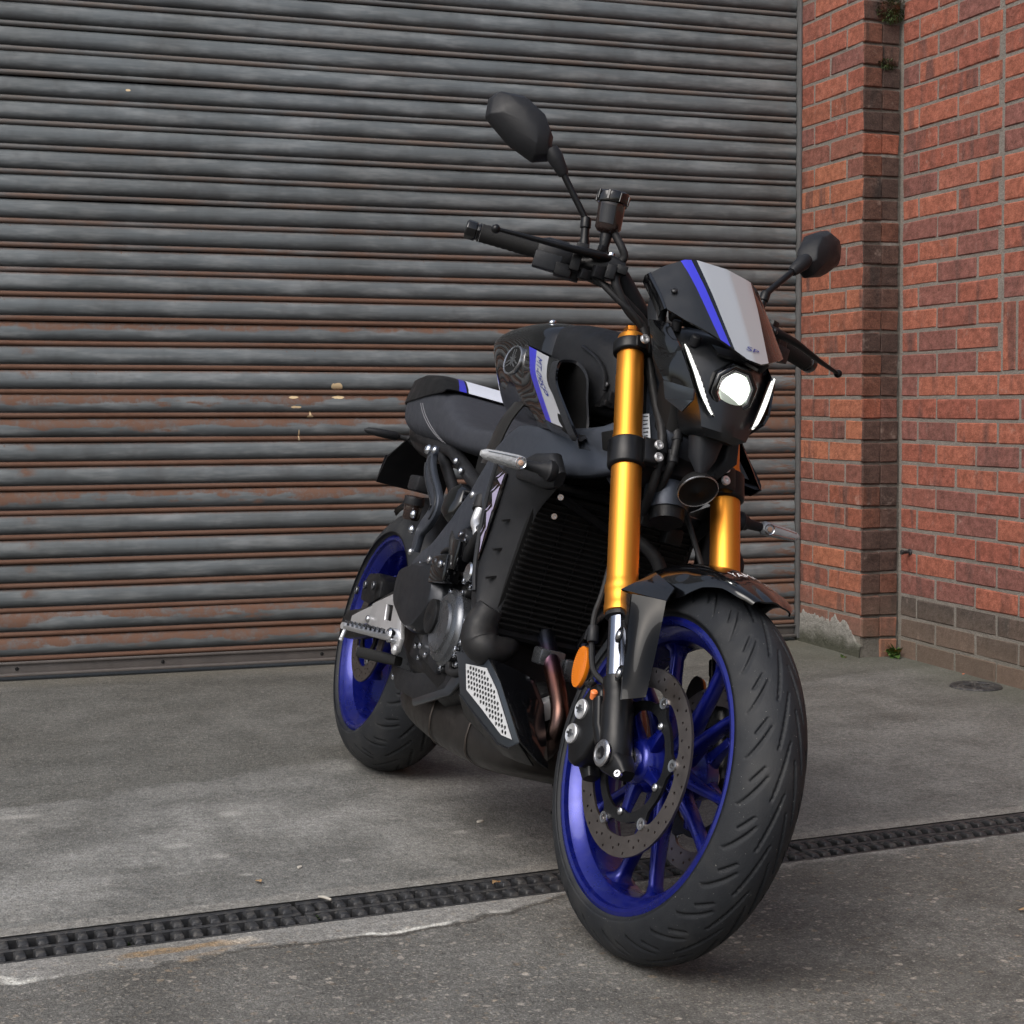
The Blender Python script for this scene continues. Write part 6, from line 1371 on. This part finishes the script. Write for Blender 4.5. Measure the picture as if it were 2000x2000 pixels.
# rear caliper, hugger, shock, fluid cup
m = MB(); m.prism([(-.040, .42), (-.01, .448), (.06, .455), (.10, .440), (.11, .40), (.05, .378), (-.03, .380)], (0, -.098, 0), (1, 0, 0), (0, 0, 1), -.026, .026); rcal = m.build('rear_caliper', 'engine_black', bike, bevel=.006)
for p in ((.02, -.132, .42), (.085, -.132, .425), (-.04, -.132, .40)): bolt(rcal, p, (0, -1, 0), .010, .006, 'engine_grey', False)
G = []
for t in np.linspace(18, 112, 24):
    w_ = .060 + .035 * max(0, math.sin(math.pi * (t - 18) / 94)) ** .5; G.append([(RA[0] + (.338 - .035 * abs(u) ** 3) * math.cos(R(t)), w_ * u, RA[2] + (.338 - .035 * abs(u) ** 3) * math.sin(R(t))) for u in np.linspace(-1, 1, 13)])
m = MB(); m.sheet(G, .003); m.build('rear_hugger', 'satin_black', bike, smooth=55)
m = MB(); sh0, sh1 = np.array([.43, -.01, .40]), np.array([.52, -.01, .66]); m.tube([sh0, sh1], .022, 16)
m.build('shock_absorber', 'engine_black', bike)
m = MB(); m.tube([sh0 + (sh1 - sh0) * (k / 90) + .036 * np.array([math.cos(k * .55), math.sin(k * .55), 0]) for k in range(8, 84)], .0055, 8); m.build('shock_spring', 'matte_black', bike)
m = MB(); m.lathe([(.016, 0), (.019, .004), (.020, .030), (.021, .031), (.0225, .033), (.0225, .050), (.019, .053), (0, .054)], (.285, -.150, .592), (.05, -.05, 1), 20); fc = m.build('rear_fluid_cup', 'reservoir_plastic', bike, smooth=40)
m = MB(); m.lathe([(.0232, .034), (.0236, .036), (.0236, .049), (.0232, .051)], (.285, -.150, .592), (.05, -.05, 1), 12); m.build('cup_lid', 'matte_black', fc)
m = MB(); m.box((.25, -.13, .675), (.07, .05, .035)); m.build('relay_box', 'matte_black', bike, bevel=.006)
# number plate carrier, rear lamp, indicators
m = MB(); m.add([(-.16, -.055, .80), (-.16, .055, .80), (-.245, .092, .675), (-.245, -.092, .675), (-.262, .092, .600), (-.262, -.092, .600)], [(0, 1, 2, 3), (3, 2, 4, 5)])
m2 = MB(); m2.sheet([[(-.165, y * .55, .805) for y in (-.092, 0, .092)], [(-.22, y * .95, .735) for y in (-.092, 0, .092)], [(-.250, y, .668) for y in (-.092, 0, .092)]], .005); m2.build('plate_carrier', 'satin_black', bike, smooth=40)
m = MB(); m.sheet([[(-.232, y, .740) for y in (-.09, .09)], [(-.258, y, .672) for y in (-.09, .09)]], .002); m.build('number_plate', 'ink_dark', bike, smooth=0)
for sg in (-1, 1):
    r_ = np.array([-.185, sg * .035, .792]); t_ = np.array([-.20, sg * .165, .786]); m = MB(); d_ = (t_ - r_) / np.linalg.norm(t_ - r_)
    m.lathe([(.012, 0), (.014, .01), (.010, .02), (.007, .03), (.0065, .05)], r_, d_, 14); ri_ = m.build('rear_indicator', 'matte_black', bike)
    m = MB(); m.loft([[r_ + d_ * t + np.array([0, 0, h_ * math.sin(a)]) + np.array([dp_ * math.cos(a), 0, 0]) for a in np.linspace(0, 2 * math.pi, 14, endpoint=False)] for t, h_, dp_ in ((.045, .006, .008), (.052, .0115, .013), (.10, .0105, .012), (.125, .008, .009), (.134, .003, .004))]); m.build('indicator_body', 'matte_black', ri_, smooth=50)
# side stand on the far side
m = MB(); m.tube(smoothpath([(.60, .13, .27), (.58, .19, .165), (.565, .245, .070)], 5), [.013, .012, .010], 12); sst = m.build('side_stand', 'satin_black', bike); m = MB(); m.lathe([(.0, -.003), (.026, -.003), (.028, .0), (.024, .005), (0, .007)], (.562, .248, .068), (0, -.254, .967), 20); m.build('stand_foot', 'satin_black', sst)
# rear light
m = MB(); beam(m, [(-.17, 0, .86), (-.205, 0, .862)], [.018, .012], [.05, .035]); m.build('tail_light', 'satin_black', bike)
